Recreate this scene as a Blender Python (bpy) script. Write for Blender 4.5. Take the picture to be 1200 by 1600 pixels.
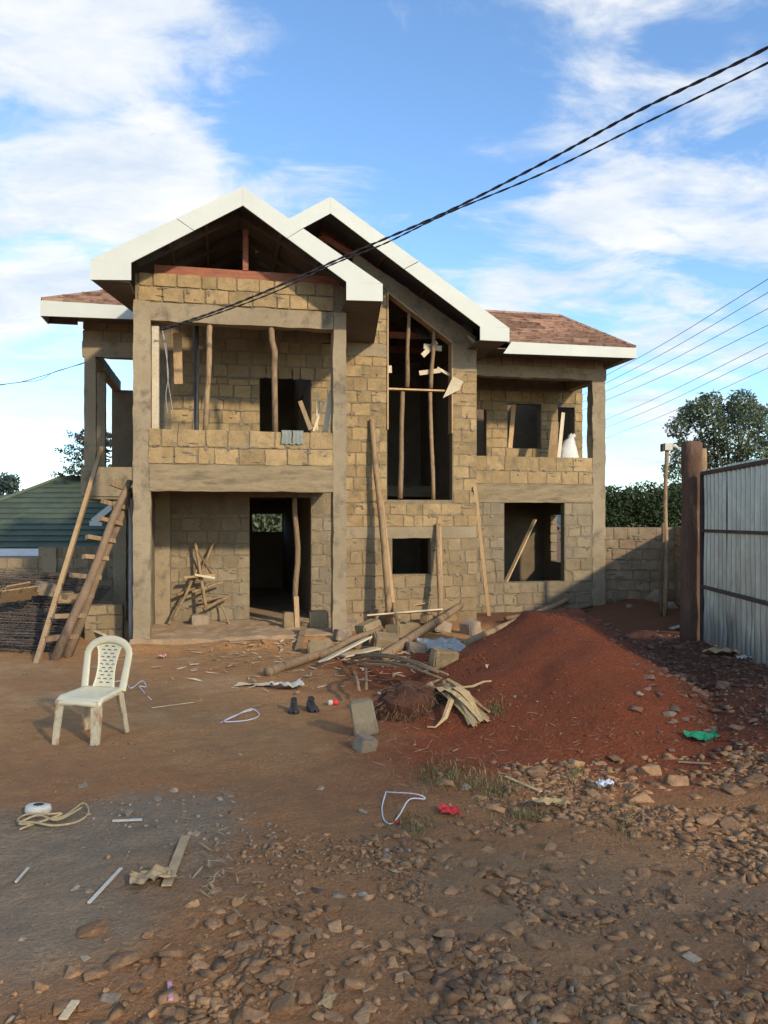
import bpy, bmesh, math, random
import numpy as np
from mathutils import Vector, Matrix, noise as mnoise

for o in list(bpy.data.objects): bpy.data.objects.remove(o)
scene = bpy.context.scene
COL = scene.collection
R = math.radians

# ------------------------------------------------------------------ camera, sky, sun, exposure
CZ, F, HY = 1.65, 1200.0, 810.0            # camera height, focal length in photo pixels, horizon row
cam_d = bpy.data.cameras.new('camera'); cam = bpy.data.objects.new('camera', cam_d); COL.objects.link(cam)
cam.location = (0, 0, CZ); cam.rotation_euler = (R(90), 0, 0)
cam_d.sensor_fit = 'VERTICAL'; cam_d.sensor_height = 36; cam_d.lens = 36 * F / 1600
cam_d.shift_y = (HY - 800) / 1600; cam_d.clip_end = 5000; cam_d.clip_start = .05
scene.camera = cam

SUN_AZ, SUN_EL = 38.0, 25.0                # degrees right of straight behind the camera, height
sd = Vector((math.sin(R(SUN_AZ)) * math.cos(R(SUN_EL)), -math.cos(R(SUN_AZ)) * math.cos(R(SUN_EL)), math.sin(R(SUN_EL))))
sun_d = bpy.data.lights.new('sun', 'SUN'); sun = bpy.data.objects.new('sun', sun_d); COL.objects.link(sun)
sun_d.energy = 2.5; sun_d.angle = R(2.4); sun_d.color = (1, .84, .62)
sun.rotation_euler = sd.to_track_quat('Z', 'Y').to_euler()

world = bpy.data.worlds.new('World'); scene.world = world; world.use_nodes = True
def build_world():
    nt = world.node_tree; nt.nodes.clear(); N = nt.nodes.new; L = nt.links.new
    def math_(op, a, b=None, c=None, clamp=False):
        n = N('ShaderNodeMath'); n.operation = op; n.use_clamp = clamp
        for i, x in enumerate((a, b, c)):
            if x is None: continue
            if hasattr(x, 'is_linked'): L(x, n.inputs[i])
            else: n.inputs[i].default_value = x
        return n.outputs[0]
    sky = N('ShaderNodeTexSky'); sky.sky_type = 'NISHITA'; sky.sun_disc = False
    sky.sun_elevation = R(SUN_EL); sky.sun_rotation = R(180 - SUN_AZ); sky.air_density = 1.0; sky.dust_density = .6; sky.ozone_density = 2.5
    tc = N('ShaderNodeTexCoord'); d = tc.outputs['Generated']
    sp = N('ShaderNodeSeparateXYZ'); L(d, sp.inputs[0])
    zz = math_('ADD', math_('MAXIMUM', sp.outputs[2], 0.0), .22)
    cx = N('ShaderNodeCombineXYZ'); L(math_('DIVIDE', sp.outputs[0], zz), cx.inputs[0]); L(math_('DIVIDE', sp.outputs[1], zz), cx.inputs[1])
    mp = N('ShaderNodeMapping'); L(cx.outputs[0], mp.inputs[0]); mp.inputs['Rotation'].default_value = (0, 0, R(-32)); mp.inputs['Scale'].default_value = (1.0, 1.7, 1)
    mp.inputs['Location'].default_value = (2.3, .6, 0)
    def nz(scale, detail, rough, dist, vec=None):
        n = N('ShaderNodeTexNoise'); n.inputs['Scale'].default_value = scale; n.inputs['Detail'].default_value = detail
        n.inputs['Roughness'].default_value = rough; n.inputs['Distortion'].default_value = dist; L(vec or mp.outputs[0], n.inputs[0]); return n.outputs[0]
    big = nz(1.1, 9, .58, .35); fine = nz(3.6, 8, .62, .5)
    def blob(px, py, size, amt):
        v = Vector(((px - 600) / F, 1, (HY - py) / F)).normalized()
        n = N('ShaderNodeVectorMath'); n.operation = 'DISTANCE'; L(d, n.inputs[0]); n.inputs[1].default_value = v
        m = N('ShaderNodeMapRange'); m.interpolation_type = 'SMOOTHSTEP'; L(n.outputs['Value'], m.inputs[0])
        m.inputs[1].default_value = 0; m.inputs[2].default_value = size; m.inputs[3].default_value = amt; m.inputs[4].default_value = 0
        return m.outputs[0]
    bias = None
    for b in ((30, 40, .30, .16), (230, 250, .2, .12), (60, 330, .24, .10), (120, 120, .26, .07), (1130, 330, .3, .14), (860, 120, .2, .10), (1010, 530, .14, .17), (1120, 590, .17, .14),
              (790, 450, .06, .17), (500, 300, .1, .12), (60, 500, .16, .16), (560, 130, .27, -.14), (640, 330, .2, -.04), (780, 200, .2, .06), (1000, 250, .25, .06), (1000, 60, .2, .06), (1050, 430, .13, -.12), (20, 640, .2, -.12)):
        o = blob(*b); bias = o if bias is None else math_('ADD', bias, o)
    dens = math_('ADD', math_('ADD', math_('MULTIPLY', math_('SUBTRACT', big, .5), 1.35), math_('MULTIPLY', math_('SUBTRACT', fine, .5), 1.0)), bias)
    mr = N('ShaderNodeMapRange'); mr.interpolation_type = 'SMOOTHSTEP'; L(dens, mr.inputs[0]); mr.inputs[1].default_value = -.06; mr.inputs[2].default_value = .30
    mr.inputs[3].default_value = 0; mr.inputs[4].default_value = .96
    shade = N('ShaderNodeMapRange'); L(nz(3.4, 8, .62, .3), shade.inputs[0]); shade.inputs[1].default_value = .3; shade.inputs[2].default_value = .65
    cc = N('ShaderNodeMix'); cc.data_type = 'RGBA'; L(shade.outputs[0], cc.inputs['Factor'])
    cc.inputs['A'].default_value = (3.3, 3.9, 4.7, 1); cc.inputs['B'].default_value = (5.3, 5.3, 5.2, 1)
    # the photograph's sky is deep, clear blue overhead: tint the physical sky a little
    tint = N('ShaderNodeMix'); tint.data_type = 'RGBA'; tint.blend_type = 'MULTIPLY'; tint.inputs['Factor'].default_value = 1
    L(sky.outputs[0], tint.inputs['A']); tint.inputs['B'].default_value = (1.12, 1.30, 1.42, 1)
    mix = N('ShaderNodeMix'); mix.data_type = 'RGBA'; L(mr.outputs[0], mix.inputs['Factor']); L(tint.outputs['Result'], mix.inputs['A']); L(cc.outputs['Result'], mix.inputs['B'])
    bg = N('ShaderNodeBackground'); bg.inputs['Strength'].default_value = .12; L(mix.outputs['Result'], bg.inputs[0])
    out = N('ShaderNodeOutputWorld'); L(bg.outputs[0], out.inputs[0])
build_world()
vs = scene.view_settings; vs.view_transform = 'Standard'; vs.look = 'None'; vs.exposure = 0.74; vs.gamma = 1; vs.use_curve_mapping = False
scene.render.resolution_x = 768; scene.render.resolution_y = 1024

# ------------------------------------------------------------------ helpers
TH = R(12.0); DL = 13.64
UX = Vector((math.cos(TH), math.sin(TH), 0)); VX = Vector((-math.sin(TH), math.cos(TH), 0))
HO = Vector(((208 - 600) / F * DL, DL, 0))           # front left corner of the house

def hp(px, py, c):                                  # pixel -> (u, z) on the house plane v = c
    dx = (px - 600) / F
    b = HO + VX * c
    det = dx * (-UX.y) + UX.x
    t = (b.x * (-UX.y) + UX.x * b.y) / det
    s = (dx * b.y - b.x) / det
    return s, CZ + (HY - py) / F * t
def H(u, v, z): return HO + UX * u + VX * v + Vector((0, 0, z))
def HPW(px, py, c): s, z = hp(px, py, c); return H(s, c, z)
def D(px, py, d): return Vector(((px - 600) / F * d, d, CZ + (HY - py) / F * d))

rng = random.Random(7)
def fnoise(x, y, s, seed=0.0):                      # vectorised value noise
    x = np.asarray(x, float) / s + seed * 17.3; y = np.asarray(y, float) / s + seed * 7.7
    xi = np.floor(x); yi = np.floor(y); fx = x - xi; fy = y - yi
    def h(a, b):
        n = np.sin(a * 127.1 + b * 311.7) * 43758.5453
        return n - np.floor(n)
    fx = fx * fx * (3 - 2 * fx); fy = fy * fy * (3 - 2 * fy)
    return (h(xi, yi) * (1 - fx) + h(xi + 1, yi) * fx) * (1 - fy) + (h(xi, yi + 1) * (1 - fx) + h(xi + 1, yi + 1) * fx) * fy - .5
def ss1(a, b, x): t = min(1., max(0., (x - a) / (b - a))); return t * t * (3 - 2 * t)
def sstep(a, b, x): t = np.clip((np.asarray(x, float) - a) / (b - a), 0, 1); return t * t * (3 - 2 * t)

def gz(x, y, fine=True):
    x = np.asarray(x, float); y = np.asarray(y, float)
    z = -.05 * np.clip(y, 0, 13)
    # heap of red soil
    ex = (x - 2.05 - .08 * (y - 8)) / np.where(x < 2.05, 2.0, 1.45); ey = (y - 9.5) / np.where(y < 9.5, 3.3, 3.2)
    r2 = ex * ex + ey * ey + .34 * fnoise(x, y, 1.3, 3) + .12 * fnoise(x, y, .5, 14)
    z = z + .93 * np.clip(1 - np.clip(r2, 0, 4) ** .66, 0, 1) ** 1.05
    # stony bank along the gate
    z = z + .46 * sstep(2.3, 4.3, x + .3 * fnoise(x, y, 1.1, 5)) * sstep(3.0, 6.5, y) * (1 - sstep(12.0, 15.0, y))
    z = z + .22 * sstep(4.4, 6.5, x) * sstep(13, 16, y)
    # rubble rise before the stair wall
    z = z + .16 * np.exp(-((x - .35) / 1.1) ** 2 - ((y - 13.6) / 1.5) ** 2)
    z = z + .10 * sstep(-4.6, -6.5, x) * sstep(10, 13, y)
    hu = (x - HO.x) * UX.x + (y - HO.y) * UX.y; hv = (x - HO.x) * VX.x + (y - HO.y) * VX.y   # dirt banked against the porch slab
    z = z + .10 * np.exp(-((hv + .28) / .30) ** 2) * sstep(-.5, .1, hu) * (1 - sstep(3.6, 4.4, hu)) * (1 + 1.1 * fnoise(x, y, .5, 15))
    if fine:
        z = z + .06 * fnoise(x, y, 1.7, 1) + .034 * fnoise(x, y, .55, 2) + .022 * fnoise(x, y, .2, 4) + .012 * fnoise(x, y, .11, 9)
        k = sstep(7.5, 4.0, y) + sstep(2.4, 3.4, x)
        z = z + np.clip(k, 0, 1) * (.022 * np.abs(fnoise(x, y, .13, 6)) + .012 * fnoise(x, y, .07, 8))
    return z
_gx0, _gy0, _gs = -12.0, 0.0, .04
_gg = gz(*np.meshgrid(np.arange(-12, 12.01, _gs), np.arange(0, 26.01, _gs))).tolist()
def gzf(x, y):                                      # fast height lookup
    fx, fy = (x - _gx0) / _gs, (y - _gy0) / _gs
    i, j = int(fx), int(fy)
    if fx < 0 or fy < 0 or i >= 599 or j >= 649: return float(gz(x, y))
    fx -= i; fy -= j; a, b = _gg[j], _gg[j + 1]
    return (a[i] * (1 - fx) + a[i + 1] * fx) * (1 - fy) + (b[i] * (1 - fx) + b[i + 1] * fx) * fy
def G(px, py, lift=0.0):                            # pixel -> point on the ground
    lo, hi = .5, 40.0
    t = .5; prev = t
    while t < 40:
        p = D(px, py, t)
        if p.z < gzf(p.x, p.y): break
        prev = t; t *= 1.03
    lo, hi = prev, t
    for _ in range(18):
        m = (lo + hi) / 2; p = D(px, py, m)
        if p.z < gzf(p.x, p.y): hi = m
        else: lo = m
    p = D(px, py, hi); return Vector((p.x, p.y, gzf(p.x, p.y) + lift))

def mk(name, verts, faces, mat, parent=None, smooth=False, loc=None, rotz=None):
    me = bpy.data.meshes.new(name); me.from_pydata([tuple(v) for v in verts], [], faces); me.update()
    if mat: me.materials.append(mat)
    if smooth: me.polygons.foreach_set('use_smooth', [True] * len(me.polygons))
    o = bpy.data.objects.new(name, me); COL.objects.link(o)
    if parent: o.parent = parent
    if loc is not None: o.location = loc
    if rotz is not None: o.rotation_euler = (0, 0, rotz)
    return o
def inst(name, me, parent=None, loc=(0, 0, 0), rot=(0, 0, 0), scale=(1, 1, 1)):
    o = bpy.data.objects.new(name, me); COL.objects.link(o); o.parent = parent
    o.location = loc; o.rotation_euler = rot; o.scale = scale; return o
def tag(o, label, cat, group=None):
    o['label'] = label; o['category'] = cat
    if group: o['group'] = group
    return o
def thing(name, label, cat, loc=(0, 0, 0), rotz=0, group=None):
    o = bpy.data.objects.new(name, None); COL.objects.link(o); o.location = loc; o.rotation_euler = (0, 0, rotz); o.empty_display_size = .2
    return tag(o, label, cat, group)
def kind(o, k): o['kind'] = k; return o

class MB:                                           # collects faces, builds one mesh
    def __init__(s): s.v = []; s.f = []
    def add(s, vs, fs):
        b = len(s.v); s.v += [tuple(v) for v in vs]; s.f += [tuple(i + b for i in f) for f in fs]; return s
    def box(s, x0, x1, y0, y1, z0, z1):
        return s.add([(x0, y0, z0), (x1, y0, z0), (x1, y1, z0), (x0, y1, z0), (x0, y0, z1), (x1, y0, z1), (x1, y1, z1), (x0, y1, z1)],
                     [(0, 3, 2, 1), (4, 5, 6, 7), (0, 1, 5, 4), (1, 2, 6, 5), (2, 3, 7, 6), (3, 0, 4, 7)])
    def prism(s, poly, y0, y1):                     # poly in (x, z), extruded along y
        n = len(poly)
        a = sum(poly[i][0] * poly[(i + 1) % n][1] - poly[(i + 1) % n][0] * poly[i][1] for i in range(n))
        if a < 0: poly = poly[::-1]
        vs = [(x, y0, z) for x, z in poly] + [(x, y1, z) for x, z in poly]
        fs = [tuple(range(n)), tuple(range(2 * n - 1, n - 1, -1))] + [(i, i + n, (i + 1) % n + n, (i + 1) % n) for i in range(n)]
        return s.add(vs, fs)
    def quadslab(s, p, t):                          # four points, thickness t downwards
        p = [Vector(q) for q in p]; dn = Vector((0, 0, -t))
        return s.add(p + [q + dn for q in p], [(0, 1, 2, 3), (7, 6, 5, 4), (0, 4, 5, 1), (1, 5, 6, 2), (2, 6, 7, 3), (3, 7, 4, 0)])
    def tube(s, pts, rad, n=7, jit=0.0, rg=rng, flat=1.0, cap=True):
        pts = [Vector(p) for p in pts]; m = len(pts)
        if not hasattr(rad, '__len__'): rad = [rad] * m
        vs, fs = [], []; ref = None
        for i, p in enumerate(pts):
            t = (pts[min(i + 1, m - 1)] - pts[max(i - 1, 0)]).normalized()
            if ref is None: ref = Vector((0, 0, 1)) if abs(t.z) < .8 else Vector((0, 1, 0))
            a = t.cross(ref); a = a.normalized() if a.length > 1e-6 else t.orthogonal().normalized()
            b = a.cross(t).normalized(); ref = b
            for k in range(n):
                w = 2 * math.pi * k / n; r = rad[i] * (1 + rg.uniform(-jit, jit))
                vs.append(p + a * (math.cos(w) * r) + b * (math.sin(w) * r * flat))
        for i in range(m - 1):
            for k in range(n):
                fs.append((i * n + k, i * n + (k + 1) % n, (i + 1) * n + (k + 1) % n, (i + 1) * n + k))
        if cap: fs.append(tuple(range(n - 1, -1, -1))); fs.append(tuple(range((m - 1) * n, m * n)))
        return s.add(vs, fs)
    def build(s, name, mat, parent=None, smooth=False, loc=None): return mk(name, s.v, s.f, mat, parent, smooth, loc)

def beam_between(mb, p, q, w, h, roll=0.0):         # rectangular bar from p to q
    p, q = Vector(p), Vector(q); t = (q - p).normalized()
    up = Vector((0, 0, 1)) if abs(t.z) < .9 else Vector((0, 1, 0))
    a = t.cross(up).normalized(); b = a.cross(t).normalized()
    if roll: a, b = a * math.cos(roll) + b * math.sin(roll), b * math.cos(roll) - a * math.sin(roll)
    a *= w / 2; b *= h / 2
    mb.add([p - a - b, p + a - b, p + a + b, p - a + b, q - a - b, q + a - b, q + a + b, q - a + b],
           [(0, 1, 2, 3), (7, 6, 5, 4), (0, 4, 5, 1), (1, 5, 6, 2), (2, 6, 7, 3), (3, 7, 4, 0)])
    return mb
def wavy(p, q, n, amp, rg=rng):
    p, q = Vector(p), Vector(q); t = (q - p); a = t.orthogonal().normalized(); b = t.cross(a).normalized()
    ph = [rg.uniform(0, 6.28) for _ in range(4)]
    out = []
    for i in range(n + 1):
        f = i / n; e = math.sin(math.pi * f)
        out.append(p + t * f + a * amp * e * (math.sin(3.1 * f * 2 + ph[0]) + .4 * math.sin(9 * f + ph[1])) + b * amp * e * (math.sin(2.6 * f * 2 + ph[2]) + .4 * math.sin(8 * f + ph[3])))
    return out

# ------------------------------------------------------------------ materials
def pmat(name, c1, c2, scale=3.0, rough=.9, bump=.25, bscale=30.0, c3=None, pscale=1.2, pthr=(.55, .68), rand=0.0, stretch=(1, 1, 1), metal=0.0, spec=.3, detail=6, bdist=.02, obj=False, speck=1.0):
    m = bpy.data.materials.new(name); m.use_nodes = True; nt = m.node_tree; N = nt.nodes.new; L = nt.links.new
    bs = nt.nodes['Principled BSDF']; bs.inputs['Roughness'].default_value = rough; bs.inputs['Metallic'].default_value = metal
    bs.inputs['Specular IOR Level'].default_value = spec
    mp = N('ShaderNodeMapping'); mp.inputs['Scale'].default_value = stretch
    if obj: L(N('ShaderNodeTexCoord').outputs['Object'], mp.inputs[0])
    else: L(N('ShaderNodeNewGeometry').outputs['Position'], mp.inputs[0])
    def nz(s, d=detail, r=.6):
        n = N('ShaderNodeTexNoise'); n.inputs['Scale'].default_value = s; n.inputs['Detail'].default_value = d; n.inputs['Roughness'].default_value = r
        L(mp.outputs[0], n.inputs[0]); return n.outputs[0]
    def mr(x, a, b, lo=0, hi=1):
        n = N('ShaderNodeMapRange'); L(x, n.inputs[0]); n.inputs[1].default_value = a; n.inputs[2].default_value = b; n.inputs[3].default_value = lo; n.inputs[4].default_value = hi
        return n.outputs[0]
    def mx(f, a, b):
        n = N('ShaderNodeMix'); n.data_type = 'RGBA'; L(f, n.inputs['Factor'])
        for k, x in (('A', a), ('B', b)):
            if hasattr(x, 'is_linked'): L(x, n.inputs[k])
            else: n.inputs[k].default_value = (*x, 1)
        return n.outputs['Result']
    col = mx(mr(nz(scale), .32, .68), c1, c2)
    if c3: col = mx(mr(nz(pscale, 8, .7), *pthr), col, c3)
    fine = mr(nz(bscale * 1.7, 4, .7), .3, .7, 1 - .22 * speck, 1 + .16 * speck)
    if rand:
        oi = N('ShaderNodeObjectInfo').outputs['Random']; ri = N('ShaderNodeNewGeometry').outputs['Random Per Island']
        ad = N('ShaderNodeMath'); ad.operation = 'ADD'; L(oi, ad.inputs[0]); L(ri, ad.inputs[1])
        fr = N('ShaderNodeMath'); fr.operation = 'FRACT'; L(ad.outputs[0], fr.inputs[0])
        mu = N('ShaderNodeMath'); mu.operation = 'MULTIPLY'; L(mr(fr.outputs[0], 0, 1, 1 - rand, 1 + rand * .7), mu.inputs[0]); L(fine, mu.inputs[1]); fine = mu.outputs[0]
    vm = N('ShaderNodeVectorMath'); vm.operation = 'SCALE'; L(col, vm.inputs[0]); L(fine, vm.inputs['Scale']); L(vm.outputs[0], bs.inputs['Base Color'])
    if bump:
        bp = N('ShaderNodeBump'); bp.inputs['Strength'].default_value = bump; bp.inputs['Distance'].default_value = bdist
        L(nz(bscale, 8, .65), bp.inputs['Height']); L(bp.outputs[0], bs.inputs['Normal'])
    return m
M = {}
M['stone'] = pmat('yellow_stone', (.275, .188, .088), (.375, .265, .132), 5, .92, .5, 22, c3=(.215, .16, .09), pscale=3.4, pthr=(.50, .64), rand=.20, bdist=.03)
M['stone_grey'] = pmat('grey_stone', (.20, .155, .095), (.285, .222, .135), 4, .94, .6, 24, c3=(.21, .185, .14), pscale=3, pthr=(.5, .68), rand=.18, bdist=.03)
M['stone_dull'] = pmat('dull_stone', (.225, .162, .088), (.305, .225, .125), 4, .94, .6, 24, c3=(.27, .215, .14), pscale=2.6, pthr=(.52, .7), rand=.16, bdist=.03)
M['stone_red'] = pmat('boundary_stone', (.25, .17, .10), (.34, .25, .15), 4, .94, .6, 24, c3=(.2, .15, .1), pscale=2.6, rand=.18, bdist=.03)
M['mortar'] = pmat('mortar', (.225, .168, .10), (.30, .225, .135), 6, .96, .9, 34, c3=(.22, .18, .13), pscale=2.2, rand=0, bdist=.05)
M['mortar_grey'] = pmat('mortar_grey', (.185, .15, .10), (.25, .205, .135), 6, .96, .9, 34, c3=(.17, .15, .12), pscale=2.2, bdist=.05)
M['smear'] = pmat('mortar_smear', (.21, .165, .105), (.29, .235, .155), 7, .96, .9, 40, c3=(.17, .14, .1), pscale=4, bdist=.04)
M['concrete'] = pmat('cast_concrete', (.235, .185, .115), (.315, .25, .16), 1.3, .93, .22, 18, speck=.45, c3=(.15, .12, .08), pscale=2.6, pthr=(.5, .66), bdist=.03)
M['boarded'] = pmat('board_marked_concrete', (.20, .152, .088), (.285, .22, .13), 2.0, .94, .35, 14, speck=.5, c3=(.14, .11, .07), pscale=1.9, pthr=(.5, .66), stretch=(1, 1, 5), bdist=.03)
M['screed'] = pmat('dusty_slab', (.30, .20, .115), (.38, .27, .165), 2, .95, .4, 25, c3=(.25, .17, .1))
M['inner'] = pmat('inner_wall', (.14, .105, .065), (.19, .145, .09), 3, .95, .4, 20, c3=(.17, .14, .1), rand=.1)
M['white_board'] = pmat('painted_fascia', (.47, .49, .44), (.52, .54, .485), 1.5, .55, .05, 20, c3=(.47, .45, .36), pscale=2.4, pthr=(.6, .75), spec=.4, speck=.15)
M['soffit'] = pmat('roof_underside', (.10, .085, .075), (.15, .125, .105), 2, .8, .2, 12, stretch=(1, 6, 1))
M['red_timber'] = pmat('treated_timber', (.24, .085, .05), (.33, .13, .075), 4, .8, .25, 30, c3=(.18, .07, .045), stretch=(1, 1, 6))
M['tile'] = pmat('brown_tile', (.34, .205, .145), (.50, .335, .25), 3, .8, .5, 30, c3=(.17, .09, .065), pscale=2.6, pthr=(.5, .62), rand=.35, stretch=(2, 1, 9), bdist=.03)
M['green_tile'] = pmat('green_tile', (.062, .082, .056), (.085, .108, .074), 3, .6, .3, 16, rand=.14)
M['wood'] = pmat('weathered_pole', (.23, .15, .08), (.36, .25, .14), 6, .85, .7, 20, c3=(.11, .07, .04), pscale=6, pthr=(.5, .66), rand=.2, stretch=(1, 1, .3), bdist=.02)
M['wood_dark'] = pmat('dark_pole', (.14, .09, .055), (.23, .155, .09), 4, .88, .6, 30, c3=(.09, .06, .04), rand=.2, stretch=(1, 1, .35))
M['plank'] = pmat('sawn_plank', (.42, .27, .13), (.53, .36, .19), 3, .8, .25, 20, c3=(.33, .2, .1), rand=.2, stretch=(1, 1, .2))
M['pale_wood'] = pmat('pale_offcut', (.52, .43, .29), (.62, .53, .38), 3, .8, .2, 24, rand=.2)
M['log_red'] = pmat('post_bark', (.085, .045, .028), (.16, .088, .055), 5, .9, 1.0, 16, c3=(.30, .20, .13), pscale=2.5, pthr=(.56, .64), stretch=(1, 1, .25), bdist=.03)
M['plastic'] = pmat('cream_plastic', (.62, .54, .35), (.67, .60, .41), 3, .38, .04, 40, c3=(.46, .37, .23), pscale=7, pthr=(.62, .75), spec=.5, speck=.15)
M['plastic_dirty'] = pmat('muddy_plastic', (.52, .45, .29), (.58, .5, .34), 6, .5, .1, 40, c3=(.40, .22, .10), pscale=14, pthr=(.5, .62), spec=.4, stretch=(1, 1, .4))
M['dark'] = pmat('gap_shade', (.03, .025, .02), (.05, .04, .03), 4, .9, 0)  # near-black colour standing for the shade inside holes
M['rubber'] = pmat('black_sheath', (.03, .028, .03), (.05, .045, .045), 8, .55, .1, 40)
M['grey_wire'] = pmat('grey_wire', (.30, .28, .25), (.36, .33, .3), 8, .6, 0)
M['steel_rod'] = pmat('rusty_rod', (.06, .05, .042), (.12, .095, .075), 12, .75, .2, 60, c3=(.2, .16, .13), pscale=7, rand=.2)
M['iron'] = pmat('corrugated_iron', (.38, .37, .325), (.48, .465, .41), 1.2, .38, .06, 9, c3=(.25, .22, .17), pscale=1.8, pthr=(.52, .72), metal=.85, stretch=(1, 1, .25), spec=.5)
M['iron_dark'] = pmat('dark_steel', (.045, .035, .032), (.08, .06, .05), 6, .6, .2, 30)
M['sheet'] = pmat('pale_sheet', (.38, .38, .34), (.46, .46, .41), 3, .5, .15, 14, c3=(.35, .33, .28), metal=.3)
M['rock'] = pmat('field_rock', (.29, .155, .072), (.39, .225, .112), 5, .95, .7, 22, c3=(.19, .105, .06), pscale=3.5, rand=.34, bdist=.03, pthr=(.5, .66))
M['rock_grey'] = pmat('grey_rock', (.25, .195, .135), (.34, .27, .19), 5, .95, .7, 26, c3=(.17, .12, .09), rand=.26, bdist=.02)
M['rock_red'] = pmat('muddy_rock', (.15, .078, .048), (.23, .135, .09), 5, .95, .7, 22, c3=(.2, .15, .12), pscale=4, pthr=(.58, .7), rand=.35, bdist=.03)
M['clod_red'] = pmat('red_clod', (.20, .052, .02), (.28, .08, .03), 6, .96, .6, 30, rand=.3)
M['roots'] = pmat('fine_root', (.16, .085, .045), (.27, .16, .085), 6, .9, .2, 30, rand=.3)
M['clod'] = pmat('root_soil', (.07, .03, .017), (.12, .05, .027), 6, .96, .8, 22, bdist=.05)
M['dry_leaf'] = pmat('dry_fibre', (.46, .30, .125), (.58, .41, .20), 7, .8, .4, 30, c3=(.33, .2, .09), pscale=6, rand=.25)
M['straw'] = pmat('straw', (.28, .19, .10), (.40, .29, .16), 9, .9, .1, 30, rand=.3)
M['chip'] = pmat('wood_chip', (.44, .34, .21), (.58, .46, .30), 7, .9, .1, 30, rand=.35)
M['leather'] = pmat('black_leather', (.03, .026, .024), (.065, .055, .048), 9, .5, .3, 40, c3=(.14, .1, .07), pscale=10, pthr=(.56, .7))
M['red'] = pmat('red_cloth', (.60, .03, .03), (.70, .06, .05), 9, .75, .2, 40)
M['green'] = pmat('green_net', (.015, .24, .10), (.03, .32, .15), 20, .7, .8, 50)
M['white_plastic'] = pmat('white_plastic', (.46, .43, .36), (.58, .55, .48), 30, .5, .1, 40)
M['string'] = pmat('pale_string', (.60, .58, .62), (.68, .66, .68), 9, .7, .1, 40)
M['rope'] = pmat('sisal_rope', (.40, .29, .15), (.5, .38, .22), 30, .9, .5, 80)
M['pink'] = pmat('pink_wrap', (.6, .2, .26), (.7, .4, .45), 30, .5, .1, 40)
M['cloth_grey'] = pmat('grey_cloth', (.17, .19, .17), (.24, .26, .23), 9, .9, .4, 40)
M['sack'] = pmat('white_sack', (.58, .57, .52), (.68, .67, .62), 6, .8, .3, 30)
M['white_wall'] = pmat('white_render', (.62, .66, .70), (.68, .72, .76), 2, .8, .05, 20)
M['hill'] = pmat('far_wood', (.045, .075, .07), (.07, .10, .09), .05, .95, 0, 1)
M['bark'] = pmat('bark', (.10, .075, .055), (.16, .12, .09), 5, .95, .5, 30)
def leafmat(name, c1, c2):
    m = pmat(name, c1, c2, .9, .6, 0, 10, rand=.35, spec=.35); nt = m.node_tree
    bs = nt.nodes['Principled BSDF']; tr = nt.nodes.new('ShaderNodeBsdfTranslucent'); mi = nt.nodes.new('ShaderNodeMixShader'); mi.inputs[0].default_value = .3
    src = bs.inputs['Base Color'].links[0].from_socket; nt.links.new(src, tr.inputs[0])
    out = nt.nodes['Material Output']; nt.links.new(bs.outputs[0], mi.inputs[1]); nt.links.new(tr.outputs[0], mi.inputs[2]); nt.links.new(mi.outputs[0], out.inputs[0]); return m
M['leaf'] = leafmat('tree_leaf', (.10, .135, .07), (.16, .20, .115))
M['leaf_dark'] = leafmat('hedge_leaf', (.030, .055, .022), (.065, .095, .035))
M['leaf_dry'] = leafmat('fir_leaf', (.05, .055, .038), (.085, .085, .06))
M['leaf_far'] = leafmat('far_leaf', (.055, .085, .075), (.08, .11, .095))
M['grass'] = leafmat('grass_blade', (.13, .13, .04), (.36, .28, .13))

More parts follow.
